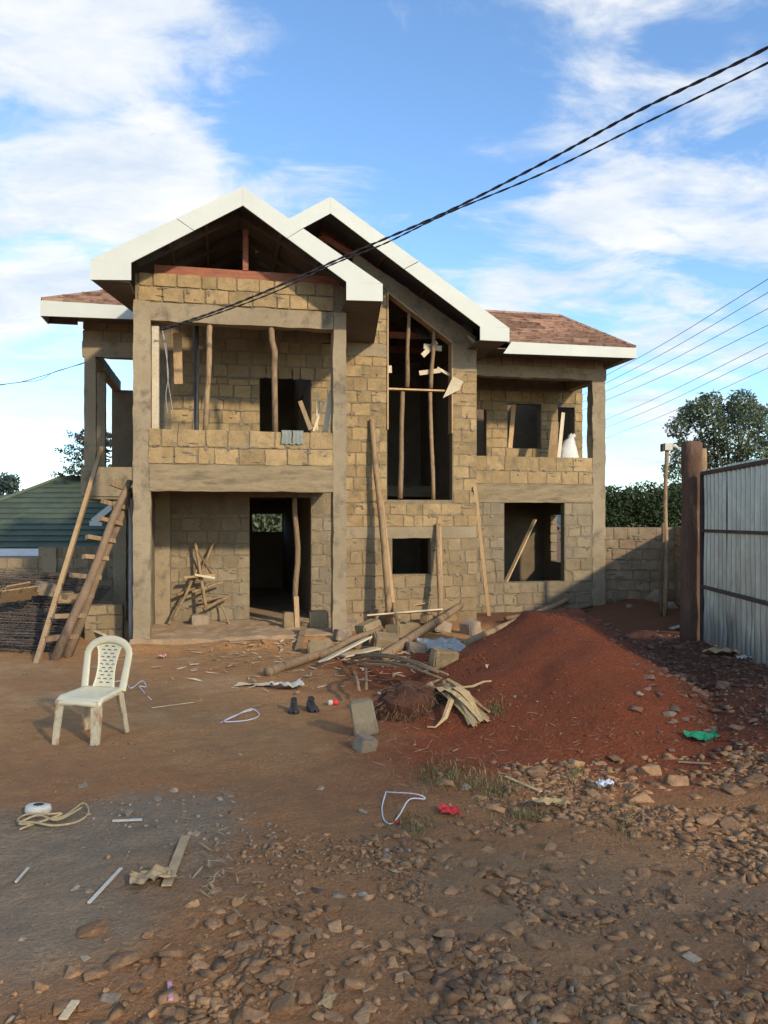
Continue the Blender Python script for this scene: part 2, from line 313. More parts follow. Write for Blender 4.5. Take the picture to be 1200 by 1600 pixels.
# ------------------------------------------------------------------ ground
def ground():
    xs = np.concatenate([np.linspace(-900, -30, 24)[:-1], np.linspace(-30, -7, 60)[:-1], np.linspace(-7, 6.5, 271)[:-1], np.linspace(6.5, 30, 60)[:-1], np.linspace(30, 900, 24)])
    ys = np.concatenate([np.linspace(-300, -10, 12)[:-1], np.linspace(-10, 1, 30)[:-1], np.linspace(1, 7.5, 215)[:-1], np.linspace(7.5, 16, 150)[:-1], np.linspace(16, 40, 50)[:-1], np.linspace(40, 1500, 40)])
    X, Y = np.meshgrid(xs, ys); Z = gz(X, Y)
    nx, ny = len(xs), len(ys)
    co = np.stack([X, Y, Z], -1).reshape(-1, 3)
    idx = np.arange(nx * ny).reshape(ny, nx)
    fa = np.stack([idx[:-1, :-1], idx[:-1, 1:], idx[1:, 1:], idx[1:, :-1]], -1).reshape(-1, 4)
    me = bpy.data.meshes.new('ground'); me.vertices.add(len(co)); me.vertices.foreach_set('co', co.ravel())
    me.loops.add(fa.size); me.loops.foreach_set('vertex_index', fa.ravel()); me.polygons.add(len(fa))
    me.polygons.foreach_set('loop_start', np.arange(0, fa.size, 4)); me.polygons.foreach_set('loop_total', np.full(len(fa), 4)); me.polygons.foreach_set('use_smooth', np.ones(len(fa), bool))
    me.update()
    # soil colour by area: ochre, red, brown, greyer at the near left
    x, y = co[:, 0], co[:, 1]
    n1 = fnoise(x, y, 1.2, 11) + .6 * fnoise(x, y, .45, 12) + .4 * fnoise(x, y, .16, 13)
    ochre = np.array([.47, .245, .10]); red = np.array([.25, .064, .022]); grey = np.array([.29, .225, .15]); brown = np.array([.40, .195, .080]); pale = np.array([.52, .30, .138])
    c = np.tile(ochre, (len(co), 1))
    def lay(m, k): nonlocal c; m = np.clip(m, 0, 1)[:, None]; c = c * (1 - m) + k * m
    lay(sstep(.05, .45, n1), pale)
    lay(sstep(6.6, 5.4, y + .8 * n1), brown)
    lay(sstep(-.9, .5, x + .12 * (y - 6) + .7 * n1) * sstep(5.0, 6.2, y + .5 * n1) * (1 - sstep(12.2, 13.6, y - .3 * x)), red)
    lay(sstep(2.6, 3.3, x + .5 * n1 + .1 * (y - 8)) * .85, np.array([.13, .052, .027]))
    lay(sstep(-.55, -1.5, x + .8 * n1) * sstep(5.6, 4.9, y + .5 * n1 - .12 * x) * sstep(2.9, 3.7, y + .3 * n1 - .3 * x) * .92, grey)
    lay(np.exp(-((x - .75) / .8) ** 2 - ((y - 3.8) / .7) ** 2) * sstep(-.3, .3, n1) * .75, np.array([.34, .23, .13]))
    lay(np.exp(-((x - 2.0) / .6) ** 2 - ((y - 3.6) / .5) ** 2) * .6, grey * .8)
    lay(sstep(.9, 1.7, x + .4 * n1) * sstep(3.6, 2.7, y + .4 * n1) * .6, np.array([.27, .10, .045]))
    lay(sstep(.35, .6, fnoise(x, y, .6, 21) + .3 * n1) * .5, brown * .75)
    col = np.concatenate([c, np.ones((len(co), 1))], 1)
    at = me.color_attributes.new('soil', 'FLOAT_COLOR', 'POINT'); at.data.foreach_set('color', col.ravel().astype(np.float32))
    m = pmat('soil', (.92, .92, .92), (1.22, 1.2, 1.16), 7, .97, .9, 30, c3=(.76, .74, .72), pscale=14, pthr=(.58, .72), bdist=.09)
    nt = m.node_tree; bs = nt.nodes['Principled BSDF']; src = bs.inputs['Base Color'].links[0].from_socket
    va = nt.nodes.new('ShaderNodeAttribute'); va.attribute_name = 'soil'
    vm = nt.nodes.new('ShaderNodeVectorMath'); vm.operation = 'MULTIPLY'; nt.links.new(src, vm.inputs[0]); nt.links.new(va.outputs['Color'], vm.inputs[1]); nt.links.new(vm.outputs[0], bs.inputs['Base Color'])
    me.materials.append(m)
    o = bpy.data.objects.new('ground', me); COL.objects.link(o); kind(o, 'structure')
ground()

# ------------------------------------------------------------------ masonry
NPART = {}
def brick_geo(w, h, d, rg, proud=.0):
    """one rough stone block: x 0..w, z 0..h, face at y=-proud, back at y=d"""
    c = min(.016, h * .1, w * .1); j = lambda a=.008: rg.uniform(-a, a)
    pts = [(c, 0), (w * .5, 0), (w - c, 0), (w, c), (w, h * .5), (w, h - c), (w - c, h), (w * .5, h), (c, h), (0, h - c), (0, h * .5), (0, c)]
    pts = [(x + j(), z + j()) for x, z in pts]
    ins = .005
    inn = [(x + (w / 2 - x) / (w / 2) * ins + j(.004), z + (h / 2 - z) / (h / 2) * ins + j(.004)) for x, z in pts]
    n = 12
    vs = [(x, d, z) for x, z in pts] + [(x, -proud + .006 + j(.003), z) for x, z in pts] + [(x, -proud + j(.004), z) for x, z in inn]
    fs = [(i, (i + 1) % n, (i + 1) % n + n, i + n) for i in range(n)] + [(i + n, (i + 1) % n + n, (i + 1) % n + 2 * n, i + 2 * n) for i in range(n)] + [tuple(range(2 * n, 3 * n))]
    return vs, fs
def courses(owner, parent, mat, u0, u1, z0, z1, v, openings=(), seed=1, ch=.272, lens=(.28, .47), joint=.024, d=.05, keep=None, single=True, u_edge=None):
    rg = random.Random(seed); rest = MB(); z = z0; k = 0
    while z < z1 - .06:
        h = min(ch * rg.uniform(.95, 1.05), z1 - z)
        if z1 - (z + h) < .09: h = z1 - z
        zm = z + h / 2
        iv = [(u0, u1)]
        for (a, b, c, e) in openings:
            if c - .02 < zm < e + .02:
                nv = []
                for (p, q) in iv:
                    if a > p: nv.append((p, min(q, a)))
                    if b < q: nv.append((max(p, b), q))
                    if b <= p or a >= q: nv.append((p, q))
                iv = sorted(set([x for x in nv if x[1] - x[0] > .05]))
        for (p, q) in iv:
            u = p; first = True
            while u < q - .03:
                w = rg.uniform(*lens) * (.55 if (first and k % 2) else 1); first = False
                if rg.random() < .12: w *= .6
                if q - (u + w) < .16: w = q - u
                if keep is None or keep(u + w / 2, zm):
                    vs, fs = brick_geo(w - joint, h - joint, d, rg, rg.uniform(-.004, .009))
                    n = NPART.get(owner.name, 0)
                    if single and n < 300:
                        NPART[owner.name] = n + 1
                        b_ = mk('brick', vs, fs, mat, parent, loc=(u + joint / 2 + rg.uniform(-.006, .006), v, z + joint / 2 + rg.uniform(-.008, .008))); b_.rotation_euler = (0, rg.uniform(-.012, .012), 0)
                    else: rest.add([(x + u + joint / 2, y + v, zz + z + joint / 2) for x, y, zz in vs], fs)
                u += w
        z += h; k += 1
    if rest.v: kind(rest.build('brick_courses', mat, parent), 'stuff')
    if single:                                      # mortar squeezed out of the joints
        sm = MB(); zz = z0
        for _ in range(int((u1 - u0) * (z1 - z0) * 14)):
            u, z = rg.uniform(u0 + .1, u1 - .1), z0 + ch * rg.randint(0, max(0, int((z1 - z0) / ch) - 1)) + rg.uniform(-.03, .03)
            if rg.random() < .35: z += rg.uniform(0, ch)
            if z < z0 + .04 or z > z1 - .05 or any(a - .12 < u < b + .12 and c - .08 < z < e + .08 for a, b, c, e in openings) or (keep and not keep(u, z)): continue
            a, b = rg.uniform(.04, .16), rg.uniform(.015, .045); n = 9
            if rg.random() < .25: a, b = b * 1.2, a * .7
            rim = [(u + math.cos(6.283 * k / n) * a * rg.uniform(.6, 1.2), v + .006, z + math.sin(6.283 * k / n) * b * rg.uniform(.6, 1.2)) for k in range(n)]
            inn = [(u + (x - u) * .6, v - .014 - rg.uniform(0, .008), z + (w - z) * .6) for x, y, w in rim]
            sm.add(rim + inn, [(k, (k + 1) % n, (k + 1) % n + n, k + n) for k in range(n)] + [tuple(range(n, 2 * n))])
        if sm.v: kind(sm.build('mortar_smears', M['smear'], parent, True), 'stuff')
def core(parent, name, mat, u0, u1, z0, z1, v0, v1, openings=(), axis='u'):
    us = sorted({u0, u1, *[min(max(x, u0), u1) for o in openings for x in o[:2]]}); zs = sorted({z0, z1, *[min(max(x, z0), z1) for o in openings for x in o[2:]]})
    def solid(i, j):
        if not (0 <= i < len(us) - 1 and 0 <= j < len(zs) - 1): return False
        a, b = (us[i] + us[i + 1]) / 2, (zs[j] + zs[j + 1]) / 2
        return not any(o[0] < a < o[1] and o[2] < b < o[3] for o in openings)
    mb = MB(); P = (lambda u, v, z: (u, v, z)) if axis == 'u' else (lambda u, v, z: (v, u, z))
    for i in range(len(us) - 1):
        for j in range(len(zs) - 1):
            if not solid(i, j): continue
            a, b, c, e = us[i], us[i + 1], zs[j], zs[j + 1]
            q = [[P(a, v0, c), P(b, v0, c), P(b, v0, e), P(a, v0, e)], [P(b, v1, c), P(a, v1, c), P(a, v1, e), P(b, v1, e)]]
            if not solid(i - 1, j): q.append([P(a, v1, c), P(a, v0, c), P(a, v0, e), P(a, v1, e)])
            if not solid(i + 1, j): q.append([P(b, v0, c), P(b, v1, c), P(b, v1, e), P(b, v0, e)])
            if not solid(i, j - 1): q.append([P(a, v1, c), P(b, v1, c), P(b, v0, c), P(a, v0, c)])
            if not solid(i, j + 1): q.append([P(a, v0, e), P(b, v0, e), P(b, v1, e), P(a, v1, e)])
            for f in q: mb.add(f if axis == 'u' else f[::-1], [(0, 1, 2, 3)])
    return mb.build(name, mat, parent)
def rough_prism(name, mat, parent, x0, x1, y0, y1, z0, z1, seg=.16, amp=.010, seed=0):
    """cast concrete member with slightly uneven faces and chipped arrises"""
    bm = bmesh.new()
    nx, ny, nz_ = [max(1, int(round(abs(b - a) / seg))) for a, b in ((x0, x1), (y0, y1), (z0, z1))]
    vd = {}
    def V(i, j, k):
        key = (i, j, k)
        if key not in vd:
            p = Vector((x0 + (x1 - x0) * i / nx, y0 + (y1 - y0) * j / ny, z0 + (z1 - z0) * k / nz_))
            q = p + Vector((seed * 3.1, 0, 0)); edge = sum((i in (0, nx), j in (0, ny), k in (0, nz_)))
            a = amp * (1 if edge < 2 else 1.6)
            vd[key] = bm.verts.new(p + Vector([mnoise.noise(q * 3.3 + Vector((s, s, s))) + .6 * mnoise.noise(q * 9 + Vector((s, s, s))) for s in (0, 9.3, 21.7)]) * a)
        return vd[key]
    for i in range(nx):
        for k in range(nz_):
            bm.faces.new((V(i, 0, k), V(i + 1, 0, k), V(i + 1, 0, k + 1), V(i, 0, k + 1))); bm.faces.new((V(i + 1, ny, k), V(i, ny, k), V(i, ny, k + 1), V(i + 1, ny, k + 1)))
    for j in range(ny):
        for k in range(nz_):
            bm.faces.new((V(0, j + 1, k), V(0, j, k), V(0, j, k + 1), V(0, j + 1, k + 1))); bm.faces.new((V(nx, j, k), V(nx, j + 1, k), V(nx, j + 1, k + 1), V(nx, j, k + 1)))
    for i in range(nx):
        for j in range(ny):
            bm.faces.new((V(i, j + 1, 0), V(i + 1, j + 1, 0), V(i + 1, j, 0), V(i, j, 0))); bm.faces.new((V(i, j, nz_), V(i + 1, j, nz_), V(i + 1, j + 1, nz_), V(i, j + 1, nz_)))
    me = bpy.data.meshes.new(name); bm.to_mesh(me); bm.free(); me.materials.append(mat)
    o = bpy.data.objects.new(name, me); COL.objects.link(o); o.parent = parent; return o

# ------------------------------------------------------------------ the house
house = thing('unfinished_house', 'two storey stone house under construction with white fascia boards and two front gables', 'house', HO, TH)
FL = -.50                                            # ground floor level
PB = 2.2                                             # plane of porch back wall and stair wall
RW = 3.6                                             # plane of the right wing
uL1 = hp(541, 700, 0)[0]                             # right edge of the porch frame (about 3.84)
cL, cR = hp(541, 700, PB)[0], hp(745, 700, PB)[0]    # stair wall limits (about 4.2 .. 7.15)
rR = hp(946, 700, RW)[0]                             # right corner of house (about 11.1)

# slabs and footings
sl = MB(); sl.box(-.04, uL1 + .06, -.06, PB, -1.0, FL)
slab = rough_prism('porch_slab', M['screed'], house, -.05, uL1 + .04, -.12, PB, -1.0, FL, .14, .035, 3)
rough_prism('floor_slab', M['screed'], house, 0.0, cR, PB + .03, 10, -1.0, FL - .01, .8, .006, 4)
rough_prism('floor_slab', M['screed'], house, cR + .01, rR - .05, RW + .05, 10, -1.0, FL - .012, .8, .006, 5)
rough_prism('upper_slab', M['boarded'], house, .15, uL1 - .1, .26, 9.9, 2.22, 2.5, .5, .006, 6)
rough_prism('upper_slab', M['boarded'], house, uL1 - .09, cR - .02, 5.2, 9.9, 2.22, 2.5, .6, .006, 7)
rough_prism('upper_slab', M['boarded'], house, cR - .01, rR - .06, RW + .25, 9.9, 2.22, 2.5, .5, .006, 8)

# --- porch frame (projecting left bay)
c0b = hp(237, 700, 0)[0]; c1a = hp(519, 700, 0)[0]
ZLB, ZLT = 2.14, 2.62; ZUB, ZUT = 5.19, 5.53; ZPT = 3.26
rough_prism('column', M['concrete'], house, 0, c0b - .02, 0, .3, -1, ZUT, .14, .011, 1)
rough_prism('column', M['concrete'], house, c1a + .02, uL1, 0, .3, -1, ZUT - .02, .14, .013, 2)
rough_prism('beam', M['concrete'], house, c0b - .02, c1a + .02, .015, .28, ZUB, ZUT - .015, .16, .012, 3)
rough_prism('beam', M['boarded'], house, c0b - .04, c1a + .02, -.02, .27, ZLB, ZLT, .16, .008, 4)
pw = core(house, 'parapet_wall', M['mortar'], c0b - .05, c1a + .02, ZLT, ZPT - .015, .0, .2)
courses(house, pw, M['stone'], c0b - .06, c1a + .02, ZLT, ZPT, -.015, seed=11, ch=.31, lens=(.38, .5))
gw = core(house, 'gable_wall', M['mortar'], .03, uL1 - .02, ZUT, 6.02, .04, .25)
courses(house, gw, M['stone'], .08, uL1 - .22, ZUT, 6.05, .02, seed=12, ch=.27, lens=(.33, .47))
# --- stair wall, flush with the porch back wall
bd0, bd1 = hp(390, 900, PB)[0], hp(486, 900, PB)[0]; ud0, ud1 = hp(406, 620, PB)[0], hp(486, 620, PB)[0]
w0, w1 = hp(605, 700, PB)[0], hp(707, 700, PB)[0]; ZS = 2.06
sw = [hp(613, 840, PB), hp(673, 897, PB)]; s0, s1, sb, st = sw[0][0], sw[1][0], sw[1][1], sw[0][1]
UDT = hp(406, 577, PB)[1]
bw = core(house, 'stair_wall', M['mortar'], cL - .5, cR, -1, 5.2, PB + .007, PB + .22, [(w0, w1, ZS, 9), (s0, s1, sb, st)])
pb = core(house, 'porch_back_wall', M['mortar_grey'], .2, cL - .5, -1, 5.95, PB + .007, PB + .22, [(bd0, bd1, -1, 2.1), (ud0, ud1, 2.5, UDT)])
courses(house, bw, M['stone'], cL - .05, cR, 1.46, 5.2, PB, [(w0, w1, ZS, 9)], seed=21)
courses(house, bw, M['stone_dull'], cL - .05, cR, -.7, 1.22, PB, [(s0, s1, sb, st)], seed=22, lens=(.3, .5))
rough_prism('ring_beam', M['concrete'], house, cL - .05, cR - .01, PB - .008, PB + .1, 1.215, 1.46, .16, .009, 9)
rough_prism('ring_beam', M['concrete'], house, cL - .3, w0 - .002, PB - .01, PB + .2, 5.19, 5.46, .16, .010, 10)
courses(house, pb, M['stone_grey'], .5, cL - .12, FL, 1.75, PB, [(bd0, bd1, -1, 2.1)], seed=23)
courses(house, pb, M['stone'], .5, cL - .12, 2.55, 4.6, PB, [(ud0, ud1, 2.5, UDT)], seed=24)
courses(house, pb, M['stone_dull'], .5, cL - .12, 4.62, 5.9, PB, seed=25, single=False)
rough_prism('column', M['concrete'], house, .2, .5, PB - .1, PB + .1, -1, 2.2, .16, .01, 11)
# gable part of the stair wall: sloping ring beam over the window
GR2u, GR2z, SL2 = 3.72, 8.21, .612                  # ridge of the middle gable at the bargeboard
def zr(u): return GR2z - .36 - SL2 * abs(u - GR2u)
wt0, wt1 = hp(605, 455, PB)[1], hp(707, 535, PB)[1]
gp = MB()
gp.prism([(cL - .6, 5.46), (w0, 5.46), (w0, wt0 + .12), (4.75, 7.02), (cL - .6, 7.02)], PB + .007, PB + .2)
gp.prism([(w1, 5.2), (cR, 5.2), (cR, zr(cR) - .02), (w1, zr(w1) - .02)], PB + .007, PB + .2)
gwall = gp.build('stair_gable_wall', M['mortar'], house)
courses(house, gwall, M['stone'], cL + .45, w0, 5.46, 6.55, PB, seed=26, lens=(.24, .36))
nb = 9; band = MB(); rg_ = random.Random(3)
for i in range(nb):                                 # sloping band, cast in rough lifts
    a = w0 - .75 + (cR - .05 - w0 + .75) * i / nb; b = w0 - .75 + (cR - .05 - w0 + .75) * (i + 1) / nb
    zb = lambda u: wt0 + (wt1 - wt0) * (u - w0) / (w1 - w0)
    y = PB - .014 + rg_.uniform(-.006, .006)
    band.prism([(a, zb(a) + .004), (b, zb(b) + .004), (b, zr(b) - .03 + rg_.uniform(-.02, .03)), (a, zr(a) - .03 + rg_.uniform(-.02, .03))], y, PB + .21)
band.build('sloping_ring_beam', M['concrete'], house)
rough_prism('ring_beam', M['concrete'], house, w1 + .003, cR - .004, PB - .02, PB + .2, 4.95, wt1 - .02, .13, .016, 12)
# window formwork: thin boards lining the stair window
fw = MB(); fw.box(w0 - .004, w0 + .025, PB - .03, PB + .24, 3.6, wt0 - .02); fw.build('window_lining', M['plank'], house)
fw = MB(); fw.box(w1 - .025, w1 + .004, PB - .03, PB + .24, 3.55, wt1 - .03); fw.build('window_lining', M['plank'], house)
fw = MB(); fw.prism([(w0, wt0 - .035), (w1, wt1 - .035), (w1, wt1), (w0, wt0)], PB - .03, PB + .24); fw.build('window_lining', M['plank'], house)
a = hp(605, 606, PB); fw = MB(); fw.box(w0 + .02, w1 - .18, PB - .02, PB + .16, a[1] - .035, a[1]); fw.build('window_shelf', M['plank'], house)
# --- right wing
RLB, RLT, RPT, RUB, RUT = 2.04, 2.50, 3.19, 5.14, 5.42
rc = hp(925, 650, RW)[0]
lw = [hp(788, 790, RW), hp(882, 908, RW)]; q0, q1, qb, qt = lw[0][0], lw[1][0], lw[1][1], RLB
lo = core(house, 'wing_wall', M['mortar_grey'], cR - .1, rc + .02, -1, RLB, RW + .007, RW + .22, [(q0, q1, qb, 9)])
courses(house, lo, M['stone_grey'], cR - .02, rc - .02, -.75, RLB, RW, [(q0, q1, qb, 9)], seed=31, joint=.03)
rough_prism('beam', M['boarded'], house, cR - .1, rc + .05, RW - .015, RW + .24, RLB + .004, RLT, .16, .010, 13)
rp = core(house, 'parapet_wall', M['mortar'], cR - .1, rc + .02, RLT, RPT - .015, RW + .007, RW + .2)
courses(house, rp, M['stone'], cR - .02, rc + .01, RLT, RPT, RW, seed=32, ch=.33, lens=(.4, .5))
rough_prism('beam', M['concrete'], house, cR - .1, rR + .02, RW - .01, RW + .26, RUB, RUT, .16, .014, 14)
rough_prism('column', M['concrete'], house, rc + .02, rR, RW, RW + .3, -1, RUB, .14, .016, 15)
rough_prism('column', M['concrete'], house, rR - .3, rR - .06, RW + .007, RW + .28, RUT, 5.95, .13, .02, 16)
tw = core(house, 'eaves_wall', M['mortar_grey'], cR - .1, rR - .3, RUT, 5.95, RW + .03, RW + .22)
courses(house, tw, M['stone_grey'], cR, rR - .3, RUT, 5.93, RW + .02, seed=33, single=False)
rough_prism('beam', M['concrete'], house, rR - .26, rR - .02, RW + .27, 7.2, RUB + .01, RUT - .01, .2, .012, 17)
# balcony back wall with door, window and pier
BB = 5.3
o1 = (hp(740, 650, BB)[0], hp(760, 650, BB)[0], 2.5, 4.6); wq = hp(793, 700, BB); wr = hp(845, 700, BB); o2 = (wq[0], wr[0], wq[1], 4.75)
p0, p1 = hp(898, 650, BB)[0], hp(910, 650, BB)[0]; o3 = (hp(872, 650, BB)[0], p0, 2.5, 4.7)
bk = core(house, 'balcony_back_wall', M['mortar_grey'], cR - .1, p1, 2.5, 5.95, BB + .007, BB + .22, [o1, o2, o3])
courses(house, bk, M['stone'], cR, p1 + .02, 2.55, 5.1, BB, [o1, o2, o3], seed=34, ch=.25)
# --- outer side and back walls, partitions
wi = MB()
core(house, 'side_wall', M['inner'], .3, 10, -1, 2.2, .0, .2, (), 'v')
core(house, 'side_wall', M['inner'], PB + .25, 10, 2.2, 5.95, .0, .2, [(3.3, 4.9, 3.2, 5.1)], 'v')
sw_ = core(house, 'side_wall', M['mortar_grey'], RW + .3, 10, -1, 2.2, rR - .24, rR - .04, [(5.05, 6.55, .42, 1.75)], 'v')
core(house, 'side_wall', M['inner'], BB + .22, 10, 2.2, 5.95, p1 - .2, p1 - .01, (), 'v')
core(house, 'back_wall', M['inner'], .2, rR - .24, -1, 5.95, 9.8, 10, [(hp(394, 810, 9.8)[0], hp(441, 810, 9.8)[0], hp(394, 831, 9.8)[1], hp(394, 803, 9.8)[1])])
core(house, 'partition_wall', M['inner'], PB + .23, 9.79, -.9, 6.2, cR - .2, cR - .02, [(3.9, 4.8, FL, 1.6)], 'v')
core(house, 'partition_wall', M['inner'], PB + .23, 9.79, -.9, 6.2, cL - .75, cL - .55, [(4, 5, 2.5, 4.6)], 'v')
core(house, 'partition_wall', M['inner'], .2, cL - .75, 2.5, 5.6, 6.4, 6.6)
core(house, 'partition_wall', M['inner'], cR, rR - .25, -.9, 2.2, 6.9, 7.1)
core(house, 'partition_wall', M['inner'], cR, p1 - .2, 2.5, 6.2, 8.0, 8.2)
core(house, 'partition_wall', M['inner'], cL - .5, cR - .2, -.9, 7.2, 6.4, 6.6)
# far jamb of the side window, block by block
for k in range(5):
    vs_, fs_ = brick_geo(.2, .24, .2, rng, .004)
    mk('brick', vs_, fs_, M['stone_grey'], sw_, loc=(rR - .25, 6.35, .44 + k * .262))
# --- left side bay behind the porch
LB = 3.2
a0 = hp(126, 730, LB)[0]
rough_prism('side_parapet', M['concrete'], house, a0, -.02, LB, LB + .16, 2.13, 2.76, .16, .006, 20)
rough_prism('side_parapet', M['concrete'], house, a0, a0 + .16, LB + .17, 8, 2.13, 2.76, .3, .006, 21)
rough_prism('side_slab', M['boarded'], house, a0 + .02, -.02, LB + .03, 8, 2.06, 2.2, .4, .006, 22)
rough_prism('beam', M['concrete'], house, a0 + .03, -.02, LB + .02, LB + .24, hp(150, 557, LB)[1], hp(150, 533, LB)[1], .14, .010, 23)
rough_prism('beam', M['concrete'], house, a0 + .03, a0 + .24, LB + .25, 8, 5.17, 5.43, .25, .008, 24)
sb_ = core(house, 'eaves_wall', M['mortar_grey'], a0 + .06, -.02, 5.44, 5.98, LB + .04, LB + .22)
courses(house, sb_, M['stone_grey'], a0 + .03, -.02, 5.45, 5.98, LB + .03, seed=35, ch=.26, single=False)
for (pa, pb_, zt) in ((131, 149, 5.17),):
    x0, x1 = hp(pa, 650, LB)[0], hp(pb_, 650, LB)[0]
    rough_prism('column', M['concrete'], house, x0, x1, LB + .02, LB + .22, 2.76, zt, .2, .006, 25)
x0, x1 = hp(159, 650, 4.6)[0], hp(170, 650, 4.6)[0]
rough_prism('column', M['concrete'], house, a0 + .02, a0 + .22, 5.2, 5.4, 2.76, 5.17, .2, .006, 26)
rough_prism('column', M['concrete'], house, -.42, -.12, 5.0, 5.3, -1, 5.2, .2, .010, 27)
core(house, 'side_wall', M['inner'], a0, .0, -1, 5.2, 8.0, 8.2)
x0, x1 = hp(177, 850, 3.3)[0], hp(197, 850, 3.3)[0]
rough_prism('column', M['concrete'], house, x0, x1, 3.3, 3.6, -1, 2.06, .16, .012, 28)
# low unfinished plinth wall beside the porch
x0, x1 = hp(132, 960, .9)[0], hp(192, 960, .9)[0]
pl = core(house, 'plinth_wall', M['mortar_grey'], x0, x1, -1, 0.02, .9, 1.1)
courses(house, pl, M['stone_dull'], x0, x1, -.7, .03, .885, seed=36, lens=(.3, .42))

# --- roofs
def board(name, poly, v, t=.03, parent=None, mat='white_board'): return MB().prism(poly, v, v + t).build(name, M[mat], parent)
def barge(A, B, Bb, Ab, v, parent, at=.55):         # A,B top ends, Ab,Bb bottom ends; two lengths butted with a fine joint
    L2 = lambda p, q, f: (p[0] + (q[0] - p[0]) * f, p[1] + (q[1] - p[1]) * f)
    board('bargeboard', [A, L2(A, B, at), L2(Ab, Bb, at), Ab], v, .03, parent); board('bargeboard', [L2(A, B, at + .004), B, Bb, L2(Ab, Bb, at + .004)], v - .004, .03, parent)
# porch gable
g1 = MB(); R1u, R1z = 1.90, 7.40; eLu, eLz, eRu, eRz = -.60, 5.98, 4.37, 5.89; V1 = -.70
g1.quadslab([(eLu, V1 + .03, eLz), (R1u, V1 + .03, R1z), (R1u, 6, R1z), (-.05, 1.9, 6.30)], .05)
g1.quadslab([(-.05, 1.9, 6.30), (R1u, 6, R1z), (R1u, 6.3, R1z), (.0, 6.3, 6.30)], .05)
g1.quadslab([(R1u, V1 + .03, R1z), (eRu, V1 + .03, eRz), (4.80, PB - .02, 5.78), (R1u, PB - .02, R1z)], .05)
g1.quadslab([(R1u, PB - .02, R1z), (2.3, PB - .02, 7.17), (2.3, 6.3, 7.17), (R1u, 6.3, R1z)], .05)
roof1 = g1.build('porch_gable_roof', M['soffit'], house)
bh = .33
lb0, rb0 = hp(205, 410, V1)[0], hp(541, 440, V1)[0]
barge((eLu, eLz), (R1u, R1z + .02), (R1u, R1z + .02 - bh), (lb0, eLz - .01), V1, roof1)
barge((R1u + .002, R1z + .02), (eRu, eRz), (rb0, eRz - .01), (R1u + .002, R1z + .02 - bh), V1, roof1, .42)
board('eaves_return', [(eLu - .01, eLz - .006), (lb0, eLz - .012), (lb0, eLz - .31), (eLu - .01, eLz - .345)], V1 - .012, .03, roof1)
board('eaves_return', [(rb0, eRz - .012), (eRu + .01, eRz - .006), (eRu + .01, eRz - .32), (rb0, eRz - .34)], V1 - .012, .03, roof1)
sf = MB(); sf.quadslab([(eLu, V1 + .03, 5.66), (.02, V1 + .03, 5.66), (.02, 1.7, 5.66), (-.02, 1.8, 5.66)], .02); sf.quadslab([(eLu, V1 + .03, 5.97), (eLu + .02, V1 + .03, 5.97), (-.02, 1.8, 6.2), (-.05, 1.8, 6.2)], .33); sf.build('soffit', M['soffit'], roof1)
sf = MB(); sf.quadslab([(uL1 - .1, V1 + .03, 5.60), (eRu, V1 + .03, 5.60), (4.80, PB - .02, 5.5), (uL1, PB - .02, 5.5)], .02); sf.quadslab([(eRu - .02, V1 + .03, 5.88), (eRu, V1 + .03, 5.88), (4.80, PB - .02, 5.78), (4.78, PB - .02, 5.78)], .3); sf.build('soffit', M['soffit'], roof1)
tb = MB(); tb.box(.35, uL1 - .1, .12, .17, 6.03, 6.22); tb.build('tie_beam', M['red_timber'], roof1)
tb = MB(); tb.box(R1u + .02, R1u + .12, .10, .15, 6.22, 6.98); tb.build('king_post', M['red_timber'], roof1)
for vv in (.14, 1.2, 2.3, 3.4):
    beam_between(MB(), (0.05, vv, 6.22), (R1u, vv, R1z - .13), .05, .13).build('rafter', M['soffit'], roof1)
    beam_between(MB(), (R1u, vv, R1z - .13), (eRu - .55, vv, 6.12), .05, .13).build('rafter', M['soffit'], roof1)
for s in (.35, .7):
    a_ = R1u - (R1u - .1) * s; beam_between(MB(), (a_, V1 + .04, R1z - (R1z - 6.3) * s - .1), (a_, 3.4, R1z - (R1z - 6.3) * s - .1), .05, .05).build('purlin', M['soffit'], roof1)
    b_ = R1u + (eRu - .5 - R1u) * s; beam_between(MB(), (b_, V1 + .04, R1z - (R1z - 6.1) * s - .1), (b_, PB, R1z - (R1z - 6.1) * s - .1), .05, .05).build('purlin', M['soffit'], roof1)
# middle gable
V2 = 1.32; e2u = hp(795, 512, V2)[0]; e2z = hp(795, 512, V2)[1]; b2u = hp(750, 514, V2)[0]
g2 = MB(); g2.quadslab([(GR2u, V2 + .03, GR2z), (e2u, V2 + .03, e2z), (e2u, 5.5, e2z), (GR2u, 9, GR2z)], .05)
g2.quadslab([(2.12, V2 + .03, GR2z - SL2 * (GR2u - 2.12)), (GR2u, V2 + .03, GR2z), (GR2u, 9, GR2z), (2.12, 9, GR2z - SL2 * (GR2u - 2.12))], .05)
roof2 = g2.build('stair_gable_roof', M['soffit'], house)
board('bargeboard', [(2.2, GR2z + .02 - SL2 * (GR2u - 2.2)), (GR2u, GR2z + .02), (GR2u, GR2z + .02 - .34), (2.2, GR2z - .32 - SL2 * (GR2u - 2.2))], V2, .03, roof2)
barge((GR2u + .002, GR2z + .02), (e2u, e2z), (b2u, e2z - .01), (GR2u + .002, GR2z + .02 - .34), V2, roof2, .48)
board('eaves_return', [(b2u, e2z - .012), (e2u + .01, e2z - .006), (e2u + .01, e2z - .3), (b2u, e2z - .3)], V2 - .012, .03, roof2)
